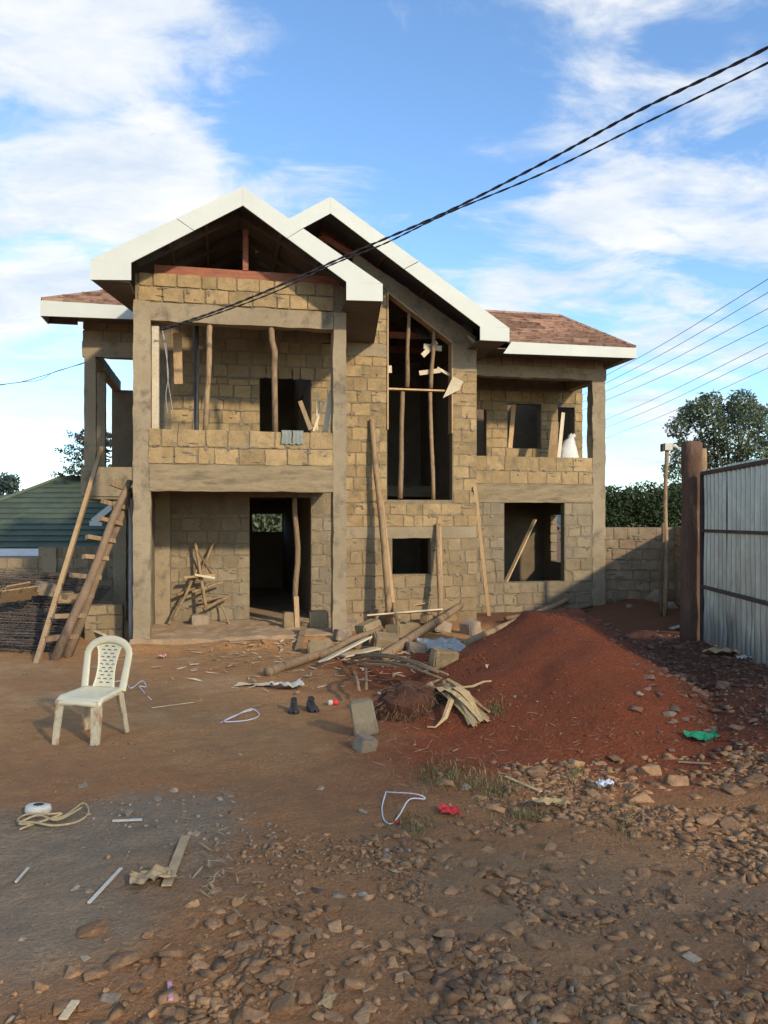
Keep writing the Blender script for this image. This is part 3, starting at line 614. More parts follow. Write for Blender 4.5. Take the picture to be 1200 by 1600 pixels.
sf = MB(); sf.quadslab([(b2u, V2 + .03, e2z - .28), (e2u, V2 + .03, e2z - .28), (e2u, 4.2, e2z - .28), (b2u, 4.2, e2z - .28)], .02); sf.quadslab([(e2u - .02, V2 + .03, e2z), (e2u, V2 + .03, e2z), (e2u, 4.2, e2z), (e2u - .02, 4.2, e2z)], .3); sf.build('soffit', M['soffit'], roof2)
tb = MB(); tb.box(GR2u - .05, GR2u + .05, PB + .1, PB + .15, 6.9, 7.85); tb.build('king_post', M['red_timber'], roof2)
beam_between(MB(), (2.6, PB + .05, 7.10), (GR2u, PB + .05, 7.72), .05, .12).build('rafter', M['red_timber'], roof2)
beam_between(MB(), (GR2u, PB + .05, 7.72), (4.75, PB + .05, 7.16), .05, .12).build('rafter', M['red_timber'], roof2)
for vv in (PB + .6, 4.0, 5.4):
    beam_between(MB(), (GR2u, vv, GR2z - .14), (e2u - .5, vv, e2z + .18), .05, .13).build('rafter', M['red_timber'], roof2)
for z_, u_ in ((7.35, 5.0), (6.75, 5.98), (6.2, 6.9)): beam_between(MB(), (u_, V2 + .04, z_ - .02), (u_, 5, z_ - .02), .05, .05).build('purlin', M['red_timber'], roof2)
for z_, v_ in ((5.95, 3.3), (5.9, 4.6)): beam_between(MB(), (cL - .4, v_, z_), (cR, v_, z_), .05, .15).build('ceiling_joist', M['red_timber'], roof2)
# hipped roofs to the right and left: decking plus courses of tiles
def hip_face(roof, E0, E1, T0, T1, rows, mat, seed, thick=.09, tile_w=.42):
    """E0-E1 eave, T0-T1 top (may coincide); tile courses laid from the eave up"""
    rg = random.Random(seed); E0, E1, T0, T1 = map(Vector, (E0, E1, T0, T1))
    nrm = (E1 - E0).cross(T0 - E0).normalized()
    if nrm.z < 0: nrm = -nrm
    for r in range(rows):
        f0, f1 = r / rows, min(1, (r + 1.12) / rows)
        A, B, C, Dd = E0.lerp(T0, f0), E1.lerp(T1, f0), E1.lerp(T1, f1), E0.lerp(T0, f1)
        n = max(2, int((B - A).length / tile_w)); mb = MB(); cut = [0] + [(k + rg.uniform(-.25, .25)) / n for k in range(1, n)] + [1]
        for k in range(n):
            a, b = cut[k], cut[k + 1] - .004 / max(.2, (B - A).length)
            dz = rg.uniform(0, .012); up = (T0 - E0).normalized() * rg.uniform(-.012, .012)
            q = [A.lerp(B, a) + up, A.lerp(B, b) + up, Dd.lerp(C, b), Dd.lerp(C, a)]
            top = [q[0] + nrm * (thick + dz), q[1] + nrm * (thick + dz), q[2] + nrm * .006, q[3] + nrm * .006]
            mb.add(q + top, [(4, 5, 6, 7), (0, 1, 5, 4), (1, 2, 6, 5), (3, 0, 4, 7)])
        mb.build('tile_course', mat, roof)
EV = RW - .85; eR = hp(992, 545, EV); EZ = eR[1]; EU = eR[0]; best = None
for k in range(60, 400):                            # where the hip meets the ridge, on the 45 degree hip line
    d_ = k * .01; w_ = H(EU - d_, EV + d_, EZ + .5 * d_); x_ = 600 + w_.x / w_.y * F
    if best is None or abs(x_ - 873) < best[0]: best = (abs(x_ - 873), d_)
dR = best[1]; w_ = H(EU - dR, EV + dR, 0); RZ = CZ + (HY - 496) / F * w_.y; RV = EV + dR
deck = MB(); deck.add([(cR - 1.2, EV, EZ - .01), (EU, EV, EZ - .01), (EU - dR, RV, RZ - .01), (cR - 1.2, RV, RZ - .01), (EU, RV + dR, EZ - .01), (cR - 1.2, RV + dR, EZ - .01)], [(0, 1, 2, 3), (1, 4, 2), (3, 2, 4, 5)])
roof3 = deck.build('right_hip_roof', M['soffit'], house)
hip_face(roof3, (cR - .9, EV, EZ), (EU, EV, EZ), (cR - .9, RV, RZ), (EU - dR, RV, RZ), 8, M['tile'], 5)
hip_face(roof3, (EU, EV, EZ), (EU, RV + dR, EZ), (EU - dR, RV, RZ), (EU - dR, RV, RZ), 8, M['tile'], 6)
MB().tube([(EU, EV, EZ + .04), (EU - dR, RV, RZ + .045), (cR - .6, RV, RZ + .045)], .05, 6).build('ridge_cap', M['tile'], roof3)
fb = hp(992, 560, EV)[1]; f0u = hp(786, 545, EV)[0]
board('fascia', [(f0u, EZ - .27), (EU, fb), (EU, EZ + .015), (f0u + .2, EZ + .015)], EV - .03, .03, roof3)
MB().box(EU, EU + .03, EV - .03, RV + dR, fb, EZ + .01).build('fascia', M['white_board'], roof3)
MB().box(cR - 1.0, EU - .002, EV + .002, RW + .02, EZ - .16, EZ - .14).build('soffit', M['soffit'], roof3)
MB().box(rR - .02, EU - .002, RW + .021, RV + dR, EZ - .161, EZ - .141).build('soffit', M['soffit'], roof3)
LV = LB - .8; eL = hp(66, 471, LV); LZ, LU = eL[1], eL[0]; dl = 2.6
deck = MB(); deck.add([(LU, LV, LZ - .01), (.6, LV, LZ - .01), (.9, LV + dl, LZ + .5 * dl), (LU + dl, LV + dl, LZ + .5 * dl)], [(0, 1, 2, 3)])
roof4 = deck.build('left_hip_roof', M['soffit'], house)
hip_face(roof4, (LU, LV, LZ), (.35, LV, LZ), (LU + dl, LV + dl, LZ + .5 * dl), (.9, LV + dl, LZ + .5 * dl), 8, M['tile'], 8)
ua = a0 - .03; za = LZ + .5 * (ua - LU)             # boxed eave turns the corner only a little way
mk('side_slope', [(LU, LV, LZ), (LU, LV + .62, LZ), (ua, LV + .62, za), (ua, LV + 2 * dl, za), (LU + dl, LV + dl, LZ + .5 * dl)], [(4, 3, 2, 1, 0)], M['tile'], roof4)
MB().tube([(LU, LV, LZ + .04), (LU + dl, LV + dl, LZ + .5 * dl + .04)], .05, 6).build('ridge_cap', M['tile'], roof4)
board('fascia', [(LU, LZ + .015), (-.12, LZ - .0), (-.12, LZ - .27), (LU, LZ - .30)], LV - .03, .03, roof4)
MB().box(LU - .03, LU, LV - .03, LV + .65, LZ - .30, LZ + .01).build('fascia', M['white_board'], roof4)
MB().prism([(LU + .002, LZ - .29), (ua, LZ - .29), (ua, za - .02), (LU + .002, LZ - .02)], LV + .62, LV + .65).build('eaves_end', M['soffit'], roof4)
MB().box(LU + .002, -.05, LV + .002, LB + .05, LZ - .17, LZ - .15).build('soffit', M['soffit'], roof4)

# ------------------------------------------------------------------ things in and on the house
def pole(name, label, cat, p, q, r0, r1=None, mat='wood', amp=.015, group=None, n=8, sides=8):
    mb = MB(); pts = wavy(p, q, n, amp); r1 = r1 or r0 * .8
    mb.tube(pts, [r0 + (r1 - r0) * i / n for i in range(n + 1)], sides, .09)
    return tag(mb.build(name, M[mat], smooth=True), label, cat, group)
def plank(name, label, cat, p, q, w, t, mat='plank', roll=0.0, group=None):
    return tag(beam_between(MB(), p, q, w, t, roll).build(name, M[mat]), label, cat, group)
def HV(px, py, v, dv=0): s, z = hp(px, py, v); return H(s, v + dv, z)
def on_floor(px, v, z): s = hp(px, 800, v)[0]; return H(s, v, z)

# props under the upper beam of the porch balcony
pole('prop_pole', 'straight peeled prop pole between balcony parapet and beam, beside black pipe', 'pole', on_floor(321, .1, ZPT - .02), HV(328, 503, .1), .05, .05)
kp = MB(); a_ = on_floor(430, .1, ZPT - .02); b_ = HV(425, 505, .1); m_ = [a_, a_.lerp(b_, .3) + UX * .01, a_.lerp(b_, .6) + UX * .02, a_.lerp(b_, .74) + UX * .035, a_.lerp(b_, .84) - UX * .01, b_ - UX * .02, b_]
tag(kp.tube(m_, [.056, .054, .054, .056, .055, .054, .05], 8, .06).build('prop_pole', M['wood'], smooth=True), 'kinked peeled prop pole standing on balcony parapet before the dark doorway', 'pole')
pole('pipe', 'black plastic waste pipe standing behind the balcony parapet', 'pipe', H(hp(307, 600, .7)[0], .7, 2.5), H(hp(307, 600, .7)[0], .7, 5.5), .045, .045, 'rubber', 0)
plank('formwork_board', 'grey formwork board upright against the balcony column', 'board', on_floor(243, .12, ZPT - .02), HV(243, 510, .12), .12, .05, 'pale_wood', .0)
plank('formwork_board', 'short hanging board end behind the drop wires on the balcony', 'board', HV(279, 600, .8), HV(277, 520, .8), .16, .03, 'plank')
# offcuts leaning in the balcony corner
for i, (a, b, c, d_, w, t, lab) in enumerate([(486, 672, 469, 627, .08, .05, 'broken round stub leaning on the balcony parapet near the column'), (508, 674, 518, 610, .10, .03, 'flat board leaning in the balcony corner against the column'),
                                       (490, 674, 506, 628, .04, .02, 'thin split lath leaning across the balcony corner'), (496, 672, 495, 612, .03, .02, 'narrow upright lath in the balcony corner')]):
    plank('offcut', lab, 'timber', HV(a, b, .28 + .05 * i), HV(c, d_, .42 + .05 * i), w, t, 'wood' if i in (0,) else 'pale_wood')
# two grey rags over the parapet
for (a, b, lab) in ((440, 455, 'grey rag hanging over balcony parapet, narrower of two'), (457, 473, 'grey rag hanging over balcony parapet, next to the kinked prop')):
    u0, u1 = hp(a, 680, 0)[0], hp(b, 680, 0)[0]; mb = MB(); n = 8
    prof = [(.16, ZPT - .08), (.15, ZPT + .012), (.05, ZPT + .022), (-.035, ZPT + .016), (-.05, ZPT - .06), (-.052, ZPT - .15), (-.05, ZPT - .24)]
    vs_ = [(u0 + (u1 - u0) * i / n + .01 * math.sin(j * 2 + i), y - .008 * math.cos(i * 1.9) * (j > 2), z + .012 * math.sin(i * 1.3 + a) * (j == 6)) for j, (y, z) in enumerate(prof) for i in range(n + 1)]
    fs_ = [(j * (n + 1) + i, j * (n + 1) + i + 1, (j + 1) * (n + 1) + i + 1, (j + 1) * (n + 1) + i) for j in range(len(prof) - 1) for i in range(n)]
    o = mk('rag', [H(*v) for v in vs_], fs_, M['cloth_grey'], smooth=True); tag(o, lab, 'rag')
# porch door prop and the block it stands on
pole('prop_pole', 'crooked brown prop pole before the ground floor doorway', 'pole', on_floor(465, .9, FL - .01), HV(460, 778, .9), .055, .05, 'wood', .03)
plank('prop_board', 'rough sawn board nailed to foot of crooked doorway prop', 'board', on_floor(465, .83, FL), HV(463, 932, .83), .09, .035, 'plank')
plank('offcut', 'short board leaning from porch floor over slab edge by the prop', 'timber', G(465, 1018) + Vector((0, 0, .02)), HV(476, 975, .3), .1, .03, 'wood')
def block(label, p, s, rz, mat='stone_dull', tilt=(0, 0), name='stone_block', group=None, cat='block'):
    rg = random.Random(hash((round(p[0], 2), round(p[1], 2))) & 0xffff); bm = bmesh.new(); bmesh.ops.create_cube(bm, size=1)
    bmesh.ops.bevel(bm, geom=list(bm.edges), offset=.07, segments=2, affect='EDGES')
    for v in bm.verts: v.co = Vector([c * k for c, k in zip(v.co, s)]) + Vector([rg.uniform(-.012, .012) for _ in range(3)]) * (max(s) * 2.2)
    me = bpy.data.meshes.new(name); bm.to_mesh(me); bm.free(); me.materials.append(M[mat])
    o = bpy.data.objects.new(name, me); COL.objects.link(o); o.location = p; o.rotation_euler = (tilt[0], tilt[1], rz); return tag(o, label, cat, group)
block('stone block on porch floor at the foot of the crooked prop', on_floor(452, .95, FL + .15), (.24, .2, .3), .3)
block('stone block on porch floor against the right column', on_floor(498, .8, FL + .17), (.36, .2, .34), .25)
# scrap sticks heaped against the porch back wall
for i, (a, b, c, d_, r, lab) in enumerate([
    (270, 970, 308, 890, .035, 'long pole leaning right in the stick heap on the porch'), (322, 950, 305, 846, .04, 'upright pole at the middle of the stick heap on the porch'), (310, 905, 335, 845, .03, 'short stick rising to the right above the porch heap'),
    (276, 930, 320, 914, .035, 'flat lath lying across the left of the porch heap'), (300, 925, 348, 910, .03, 'stick sloping right across the middle of the porch heap'), (318, 952, 358, 932, .045, 'thick peeled stick low on the right of the porch heap'),
    (360, 978, 345, 945, .025, 'thin stick leaning at right foot of the porch heap'), (305, 940, 362, 930, .028, 'long thin stick behind the porch heap'), (320, 980, 306, 958, .03, 'stub at the foot of the porch heap'), (330, 896, 302, 850, .022, 'dark thin stick crossing the top of the porch heap')]):
    v0 = 1.65 + .06 * (i % 4)
    pole('scrap_stick', lab, 'stick', HV(a, b, v0 + (.0 if b > 940 else .1)), HV(c, d_, v0 + .28), r, r * .8, 'wood' if i != 9 else 'wood_dark', .008, sides=6)
plank('scrap_board', 'pale flat board across the top of the porch stick heap', 'board', HV(288, 902, 1.75), HV(336, 898, 1.75), .1, .04, 'plank')
plank('scrap_board', 'short pale board crossing in the porch stick heap', 'board', HV(305, 898, 1.7), HV(336, 903, 1.7), .07, .04, 'pale_wood')
block('broken stone heaped under the sticks on the porch', on_floor(312, 1.75, FL + .1), (.34, .26, .22), .4, 'rock_grey', cat='stone', name='rubble_stone')
# stair window props
pole('prop_pole', 'left upper pole in stair window, standing on the shelf board', 'pole', HV(636, 605, PB + .06), HV(639, 489, PB + .06), .05, .04, 'wood', .008)
pole('prop_pole', 'right upper pole in stair window, standing on the shelf board', 'pole', HV(673, 607, PB + .06), HV(678, 517, PB + .06), .046, .042, 'wood', .01)
pole('prop_pole', 'left lower pole in stair window, below the shelf board', 'pole', HV(625, 779, PB + .06), HV(629, 612, PB + .06), .062, .05, 'wood', .012)
pole('prop_pole', 'right lower knotty pole in stair window, below the shelf board', 'pole', HV(677, 781, PB + .06), HV(672, 609, PB + .06), .046, .045, 'wood', .018)
for a, b, c, d_, w, lab in ((660, 556, 682, 534, .11, 'pale board nailed slantwise behind upper window pole'), (662, 541, 690, 545, .12, 'pale short board nailed level behind upper window pole'), (655, 583, 688, 579, .1, 'narrow pale board nailed low behind upper window pole'),
                           (604, 577, 612, 577, .16, 'pale board end at the left edge of stair window'), (683, 575, 706, 588, .06, 'grey batten reaching out to the window jamb')):
    plank('nailed_board', lab, 'board', HV(a, b, PB + .13), HV(c, d_, PB + .13), .025, w, 'pale_wood')
q_ = [hp(708, 588, PB - .1), hp(724, 596, PB - .1), hp(718, 609, PB - .1), hp(692, 622, PB - .1)]
tag(mk('torn_sheet', [H(s_, PB - .1 + dy, z_) for dy in (0, .012) for s_, z_ in q_], [(3, 2, 1, 0), (4, 5, 6, 7), (0, 1, 5, 4), (1, 2, 6, 5), (2, 3, 7, 6), (3, 0, 4, 7)], M['pale_wood']), 'pale torn ply sheet hanging from stair window jamb', 'sheet')
plank('form_board', 'grey board end sticking out under the middle gable eave', 'board', HV(733, 530, PB - .05), HV(744, 540, PB - .2), .3, .04, 'pale_wood', .5)
# poles leaning outside on the stair wall
def lean(px0, py0, px1, py1, off, r0, r1, label, mat='wood', name='leaning_pole', amp=.012):
    b = G(px0, py0); s, z = hp(px1, py1, PB - off); return pole(name, label, 'pole', b - Vector((0, 0, .03)), H(s, PB - off, z), r0, r1, mat, amp)
def foot(px, v, dz=0.0):
    s = hp(px, 950, v)[0]; w = H(s, v, 0); return Vector((w.x, w.y, gzf(w.x, w.y) + dz))
pole('leaning_pole', 'long pole leaning on stair wall beside the tall window', 'pole', foot(611, PB - .75, -.03), HV(581, 655, PB - .06), .075, .055, 'wood', .02)
plank('leaning_plank', 'narrow plank leaning with the long pole on the stair wall', 'plank', foot(618, PB - .68, 0), HV(596, 782, PB - .3), .09, .03, 'plank')
pole('leaning_pole', 'pole leaning right of the small square window', 'pole', foot(688, PB - .6, -.03), HV(684, 818, PB - .06), .055, .05, 'wood', .01)
plank('leaning_plank', 'thin plank leaning beside the small square window', 'plank', foot(691, PB - .55, 0), HV(688, 822, PB - .12), .05, .025, 'plank')
plank('leaning_plank', 'long straight plank leaning on corner of stair wall and wing', 'plank', foot(764, PB + .55, 0), HV(742, 760, PB - .05), .08, .045, 'plank')
plank('brace_board', 'diagonal board standing in the ground floor wing window', 'board', HV(790, 910, RW + .1), HV(836, 812, RW + .5), .10, .035, 'plank')
# balcony of the right wing: sack, boards
sk = MB(); prof = [(0, .0), (.03, .22), (.16, .27), (.36, .25), (.58, .19), (.78, .12), (.9, .055), (.96, .08), (.99, .04)]; cb = H(hp(886, 700, RW + .45)[0], RW + .45, 3.0)
sv, sf_ = [], []
for j, (hz, rr) in enumerate(prof):
    for k in range(12):
        w = 2 * math.pi * k / 12; q = rr * (1 + .16 * math.sin(2 * w + 1.3 * j) + .12 * math.cos(3 * w + 2.1 * j) + .07 * math.sin(7 * w + j)); sv.append((math.cos(w) * q * 1.15 + .13 * hz ** 2, math.sin(w) * q * .8, hz * .92 + .03 * math.sin(3 * w + j)))
    if j: sf_ += [((j - 1) * 12 + k, (j - 1) * 12 + (k + 1) % 12, j * 12 + (k + 1) % 12, j * 12 + k) for k in range(12)]
tag(mk('sack', sv, sf_, M['sack'], smooth=True, loc=cb - Vector((0, 0, .1))), 'white filled sack tied at the top on the right wing balcony', 'sack')
block('stone block under the white sack on the balcony', cb - Vector((0, 0, .3)), (.4, .3, .42), .2, 'stone')
plank('leaning_board', 'upright board leaning behind the balcony parapet beside the sack', 'board', HV(873, 716, RW + .3), HV(880, 645, RW + .7), .09, .03, 'pale_wood')
plank('leaning_board', 'broad broken board leaning behind the balcony parapet', 'board', HV(862, 716, RW + .35), HV(868, 660, RW + .75), .2, .025, 'plank')
plank('leaning_board', 'board leaning in balcony back window of the right wing', 'board', HV(797, 700, BB + .12), HV(803, 630, BB + .12), .12, .03, 'plank')
# ladder on the left and the long sawn pole
lad = thing('ladder', 'rough home made pole ladder leaning on the porch side', 'ladder', G(85, 1031))
b0 = G(84, 1031) - Vector((0, 0, .04)); b1 = G(96, 1029) + Vector((0, .14, -.04)); lo_ = lad.location
t0 = D(203, 752, H(-.12, .45, 0).y); t1 = D(207, 764, H(-.1, .75, 0).y)
MB().tube([p - lo_ for p in wavy(b0, t0, 9, .025)], [.085 - .003 * i for i in range(10)], 8, .1).build('rail', M['wood_dark'], lad, True)
MB().tube([p - lo_ for p in wavy(b1, t1, 9, .025)], [.08 - .003 * i for i in range(10)], 8, .1).build('rail', M['wood_dark'], lad, True)
for k in range(9):
    f = .12 + .107 * k; a_, b_ = b0.lerp(t0, f), b1.lerp(t1, f); d_ = Vector((1, .5, rng.uniform(-.05, .12))).normalized(); fr = Vector((0, -.09, .02))
    beam_between(MB(), a_ - lo_ - d_ * rng.uniform(.2, .3) + fr, b_ - lo_ + d_ * .06 + fr * .5, .085, .075, rng.uniform(-.3, .3)).build('rung', M['wood'], lad)
plank('long_sawn_batten', 'long straight sawn batten leaning on the side balcony parapet', 'batten', G(56, 1036) - Vector((0, 0, .03)), HPW(159, 700, LB - .06), .075, .075, 'plank')
pole('pipe', 'grey plastic downpipe standing against the porch side', 'pipe', H(-.10, .62, -.66), H(-.10, .62, 2.0), .045, .045, 'grey_wire', 0)
plank('fallen_plank', 'short wide plank lying against the low plinth wall behind the chair', 'plank', G(118, 988) + Vector((0, 0, .18)), G(168, 1003) + Vector((0, 0, .1)), .22, .04, 'pale_wood', .5)

# ------------------------------------------------------------------ stack of reinforcing mesh on the left
def mesh_sheet():
    mb = MB(); Lx, Ly, s = 2.4, 4.2, .15; r = .008
    for i in range(int(Lx / s) + 1): mb.tube([(i * s - Lx / 2, -Ly / 2, rng.uniform(-.02, .02)), (i * s - Lx / 2, 0, rng.uniform(-.03, .03)), (i * s - Lx / 2, Ly / 2, rng.uniform(-.02, .02))], r, 4)
    for i in range(int(Ly / s) + 1): mb.tube([(-Lx / 2, i * s - Ly / 2, .012 + rng.uniform(-.02, .02)), (0, i * s - Ly / 2, .012 + rng.uniform(-.03, .03)), (Lx / 2, i * s - Ly / 2, .012 + rng.uniform(-.02, .02))], r, 4)
    return mb
ms = [mesh_sheet() for _ in range(3)]; proto = []
for i in range(3):
    me = bpy.data.meshes.new('mesh_sheet'); me.from_pydata(ms[i].v, [], ms[i].f); me.materials.append(M['steel_rod']); proto.append(me)
pc = Vector((-7.1, 14.2, 0)); pz = gzf(-6.9, 13.6)
for i in range(9):
    ti = 11 + rng.uniform(-2.5, 2.5)
    o = inst('reinforcing_mesh', proto[i % 3], None, (-7.0 + rng.uniform(-.15, .15) - .02 * i, 14.45 + rng.uniform(-.15, .15), pz + .36 + i * .028), (R(ti), R(4 + rng.uniform(-1.5, 1.5)), R(10) + rng.uniform(-.1, .1)))
    tag(o, 'rusty welded steel mesh sheet in the sloping stack beside the boundary wall', 'steel mesh', 'stacked steel mesh sheets')
pole('bearer_pole', 'dark pole lying on the ground under the steel mesh stack', 'pole', Vector((-7.5, 12.5, gzf(-7.5, 12.5) + .03)), Vector((-5.7, 12.9, gzf(-5.7, 12.9) + .04)), .06, .05, 'wood_dark')
for i, (a, b, c, d_, w, lab) in enumerate([(2, 929, 58, 921, .18, 'broad weathered plank on top of the steel mesh stack'), (8, 921, 45, 914, .16, 'upper short plank on top of the steel mesh stack'), (0, 936, 50, 930, .2, 'lower long plank on top of the steel mesh stack'), (20, 926, 62, 927, .12, 'narrow plank end jutting right off the steel mesh stack'),
                                     (0, 924, 20, 919, .15, 'grey plank end at the far side of the mesh stack top')]):
    plank('weathered_plank', lab, 'plank', D(a, b, 13.3 + .25 * i), D(c, d_, 13.7 + .25 * i), w, .03, 'wood', .8)
block('yellow stone block lying on the steel mesh stack', D(100, 933, 13.4), (.34, .2, .2), .3, 'stone')
block('pale lump of stone on the mesh stack beside the planks', D(72, 920, 14.6), (.36, .3, .22), .7, 'rock_grey', (.2, .2), 'rubble_stone', cat='stone')
# rough work table behind
wt_ = thing('work_table', 'rough plank work table standing before the block boundary wall', 'table', D(105, 940, 16.6) * 1)
lo_ = wt_.location
beam_between(MB(), D(78, 899, 16.2) - lo_, D(133, 899, 17.2) - lo_, .5, .04).build('table_top', M['wood_dark'], wt_)
for px in (86, 126):
    p = D(px, 901, 16.5); beam_between(MB(), p - lo_, Vector((p.x - .1, p.y, gzf(p.x, p.y))) - lo_, .07, .05).build('leg', M['plank'], wt_)

# ------------------------------------------------------------------ boundary walls
def free_wall(name, label, p, q, z0, z1, mat, mort, seed, ch=.26, lens=(.34, .46), grp=None, pillars=(), single=True, top=None):
    p, q = Vector((p[0], p[1], 0)), Vector((q[0], q[1], 0)); L_ = (q - p).length; ang = math.atan2(q.y - p.y, q.x - p.x)
    t = thing(name, label, 'wall', p, ang, grp)
    c = core(t, 'wall_core', M[mort], 0, L_, z0 - .5, z1, .007, .2)
    courses(t, c, M[mat], 0, L_, z0, z1, 0, seed=seed, ch=ch, lens=lens, single=single)
    for (a, b, zt) in pillars: rough_prism('pillar', M['concrete'], t, a, b, -.07, .24, z0 - .5, zt, .16, .01, seed)
    return t
# left wall of grey blocks
wl = free_wall('boundary_wall', 'grey block boundary wall with a pillar before the green roofed house', D(-260, 900, 20).xy, D(60, 900, 20).xy, -.75, CZ - 62 / F * 20, 'stone_grey', 'mortar_grey', 41, ch=.27)
p = D(60, 900, 20); wl2 = free_wall('boundary_wall', 'taller grey block boundary wall running in behind the ladder', p.xy, D(235, 900, 20.5).xy, -.75, CZ - 44 / F * 20, 'stone_grey', 'mortar_grey', 42, ch=.27, pillars=((.1, .45, CZ - 46 / F * 20),))
# right wall: far run and the return that comes forward behind the gate post
A_ = D(920, 900, 19.8); B_ = Vector((7.35, 19.4, 0)); zt = CZ - 14 / F * 19.5
free_wall('boundary_wall', 'brown stone boundary wall behind the gate post, below the hedge', A_.xy, B_.xy, -.7, zt, 'stone_red', 'mortar_grey', 43, ch=.26)
rw_ = free_wall('boundary_wall', 'stone boundary wall running from the far corner towards the gate post', (7.36, 19.45), (5.2, 11.4), -.6, zt + .03, 'stone_red', 'mortar_grey', 44)

# ------------------------------------------------------------------ corrugated gate, posts
gt = thing('corrugated_gate', 'tall corrugated iron gate leaf in a dark steel frame', 'gate', (4.40, 10.55, 0), 0)
def sheet_mesh(y0, y1, z0, z1, seed):
    rg = random.Random(seed); n = int((y1 - y0) / .018); m = 14; vs, fs = [], []
    for j in range(m + 1):
        z = z0 + (z1 - z0) * j / m
        for i in range(n + 1):
            y = y0 + (y1 - y0) * i / n
            x = .034 * math.sin(y / .15 * 2 * math.pi) + .018 * mnoise.noise(Vector((y * 1.2, z * .9, seed))) + (.02 * mnoise.noise(Vector((y * 3, z * 3, seed))) if j < 4 else 0)
            vs.append((x, y, z + (.008 * math.sin(y / .15 * 2 * math.pi) if j == m else 0) + (rg.uniform(-.02, .01) if j == 0 else 0)))
    for j in range(m):
        for i in range(n): k = j * (n + 1) + i; fs.append((k, k + 1, k + n + 2, k + n + 1))
    return vs, fs
gx = lambda y: -.085 * (-(y))                        # the leaf drifts a little towards the plot
GT = CZ + 73 / F * 10.6 + .02
for i, (y0, y1) in enumerate(((-.92, -.04), (-1.80, -.88), (-2.68, -1.76), (-3.56, -2.64))):
    vs_, fs_ = sheet_mesh(y0, y1, CZ - 192 / F * 10.5 + .02 + .02 * i, GT + (.015 if i % 2 else 0), i)
    mk('iron_sheet', [(x + .085 * y + .004 * (i % 2), y, z) for x, y, z in vs_], fs_, M['iron'], gt, True)
for py, w in ((740, .045), (829, .04), (916, .045), (1003, .05)):
    z = CZ + (HY - py) / F * 10.55
    beam_between(MB(), (-.045, -.02, z), (-.045 - .085 * 3.6, -3.6, z + .01), .04, w).build('frame_rail', M['iron_dark'], gt)
for y in (-.03, -3.57): beam_between(MB(), (-.04 + .085 * y, y, -.1), (-.04 + .085 * y, y, GT - .06), .045, .05).build('frame_stile', M['iron_dark'], gt)
def log_post(label, p, h, r, mat='log_red', name='gate_post', lean_=(0, 0)):
    mb = MB(); n = 12; pts = [Vector((lean_[0] * i / n, lean_[1] * i / n, h * i / n - .15)) for i in range(n + 1)]
    mb.tube(pts, [r * (1.04 - .09 * i / n) for i in range(n + 1)], 14, .09); o = mb.build(name, M[mat], smooth=True, loc=p)
    me = o.data                                       # slanting axe cut at the head
    for v in me.vertices:
        if v.co.z > h - .3 and v.co.x > .02: v.co.z -= (v.co.x - .02) * .25
    return tag(o, label, 'post')
pp = D(1081, 1005, 10.75); pg = gzf(pp.x, pp.y)
log_post('thick red brown log gate post beside the corrugated gate', (pp.x, pp.y, pg), CZ + 120 / F * 10.75 - pg + .15, .145)
pq = D(1098, 900, 11.3); log_post('short pale post showing behind the top corner of the gate', (pq.x, pq.y, gzf(pq.x, pq.y)), CZ + 109 / F * 11.3 - gzf(pq.x, pq.y) + .15, .06, 'wood')
px_ = D(1041, 900, 16.5); zb = gzf(px_.x, px_.y); lp = thing('box_pole', 'thin crooked pole with a white insulator box at its head, before the boundary wall', 'pole', (px_.x, px_.y, zb))
hgt = CZ + 112 / F * 16.5 - zb
MB().tube(wavy((-.03, 0, -.1), (.02, 0, hgt), 12, .03), [.055 - .0012 * i for i in range(13)], 8, .08).build('pole_shaft', M['wood'], lp, True)
MB().tube(wavy((-.1, .02, -.1), (-.06, .02, hgt * .55), 8, .02), .035, 6, .08).build('pole_splint', M['wood_dark'], lp, True)
mb = MB(); mb.box(-.06, .10, -.1, .1, hgt - .08, hgt + .07); mb.build('insulator_box', M['white_plastic'], lp)  # white insulator box on the pole head
mb = MB(); mb.box(-.10, -.062, -.08, .08, hgt - .10, hgt + .06); mb.build('box_back', M['iron_dark'], lp)
MB().tube([(.10, 0, hgt), (.18, 0, hgt + .02), (.26, 0, hgt - .04)], [.03, .045, .03], 8).build('box_end', M['white_plastic'], lp, True)

# ------------------------------------------------------------------ neighbour house with the green roof
nbh = thing('neighbour_house', 'single storey house with a dark green tiled hip roof and white wall', 'house', D(60, 860, 27) * 1)
lo_ = Vector(nbh.location); ND = 27.0
E0, E1 = D(-190, 854, ND), D(300, 862, ND); T0, T1 = D(95, 748, ND + 4.2), D(330, 748, ND + 4.2)
E0.z = E1.z = D(0, 857, ND).z; T0.z = T1.z = D(0, 749, ND + 4.2).z
E0, E1, T0, T1 = E0 - lo_, E1 - lo_, T0 - lo_, T1 - lo_
dk = MB(); BL = Vector((E0.x, E0.y + 9, E0.z)); dk.add([E0, E1, T1, T0, BL], [(0, 1, 2, 3), (4, 0, 3)]); rfN = dk.build('roof', M['green_tile'], nbh)
hip_face(rfN, E0, E1, T0, T1, 13, M['green_tile'], 51, .06, .9); hip_face(rfN, BL, E0, T0, T0, 13, M['green_tile'], 52, .06, .9)
MB().tube([E0 + Vector((0, 0, .05)), T0 + Vector((0, 0, .07)), T1 + Vector((0, 0, .07))], .09, 6).build('ridge_cap', M['green_tile'], rfN)
MB().box(E0.x + .5, E1.x - .5, E0.y + .5, E0.y + 8.5, -3, E0.z - .02).build('wall', M['white_wall'], nbh)
MB().box(E0.x, E1.x, E0.y - .04, E0.y, E0.z - .26, E0.z - .005).build('gutter', M['white_wall'], nbh)
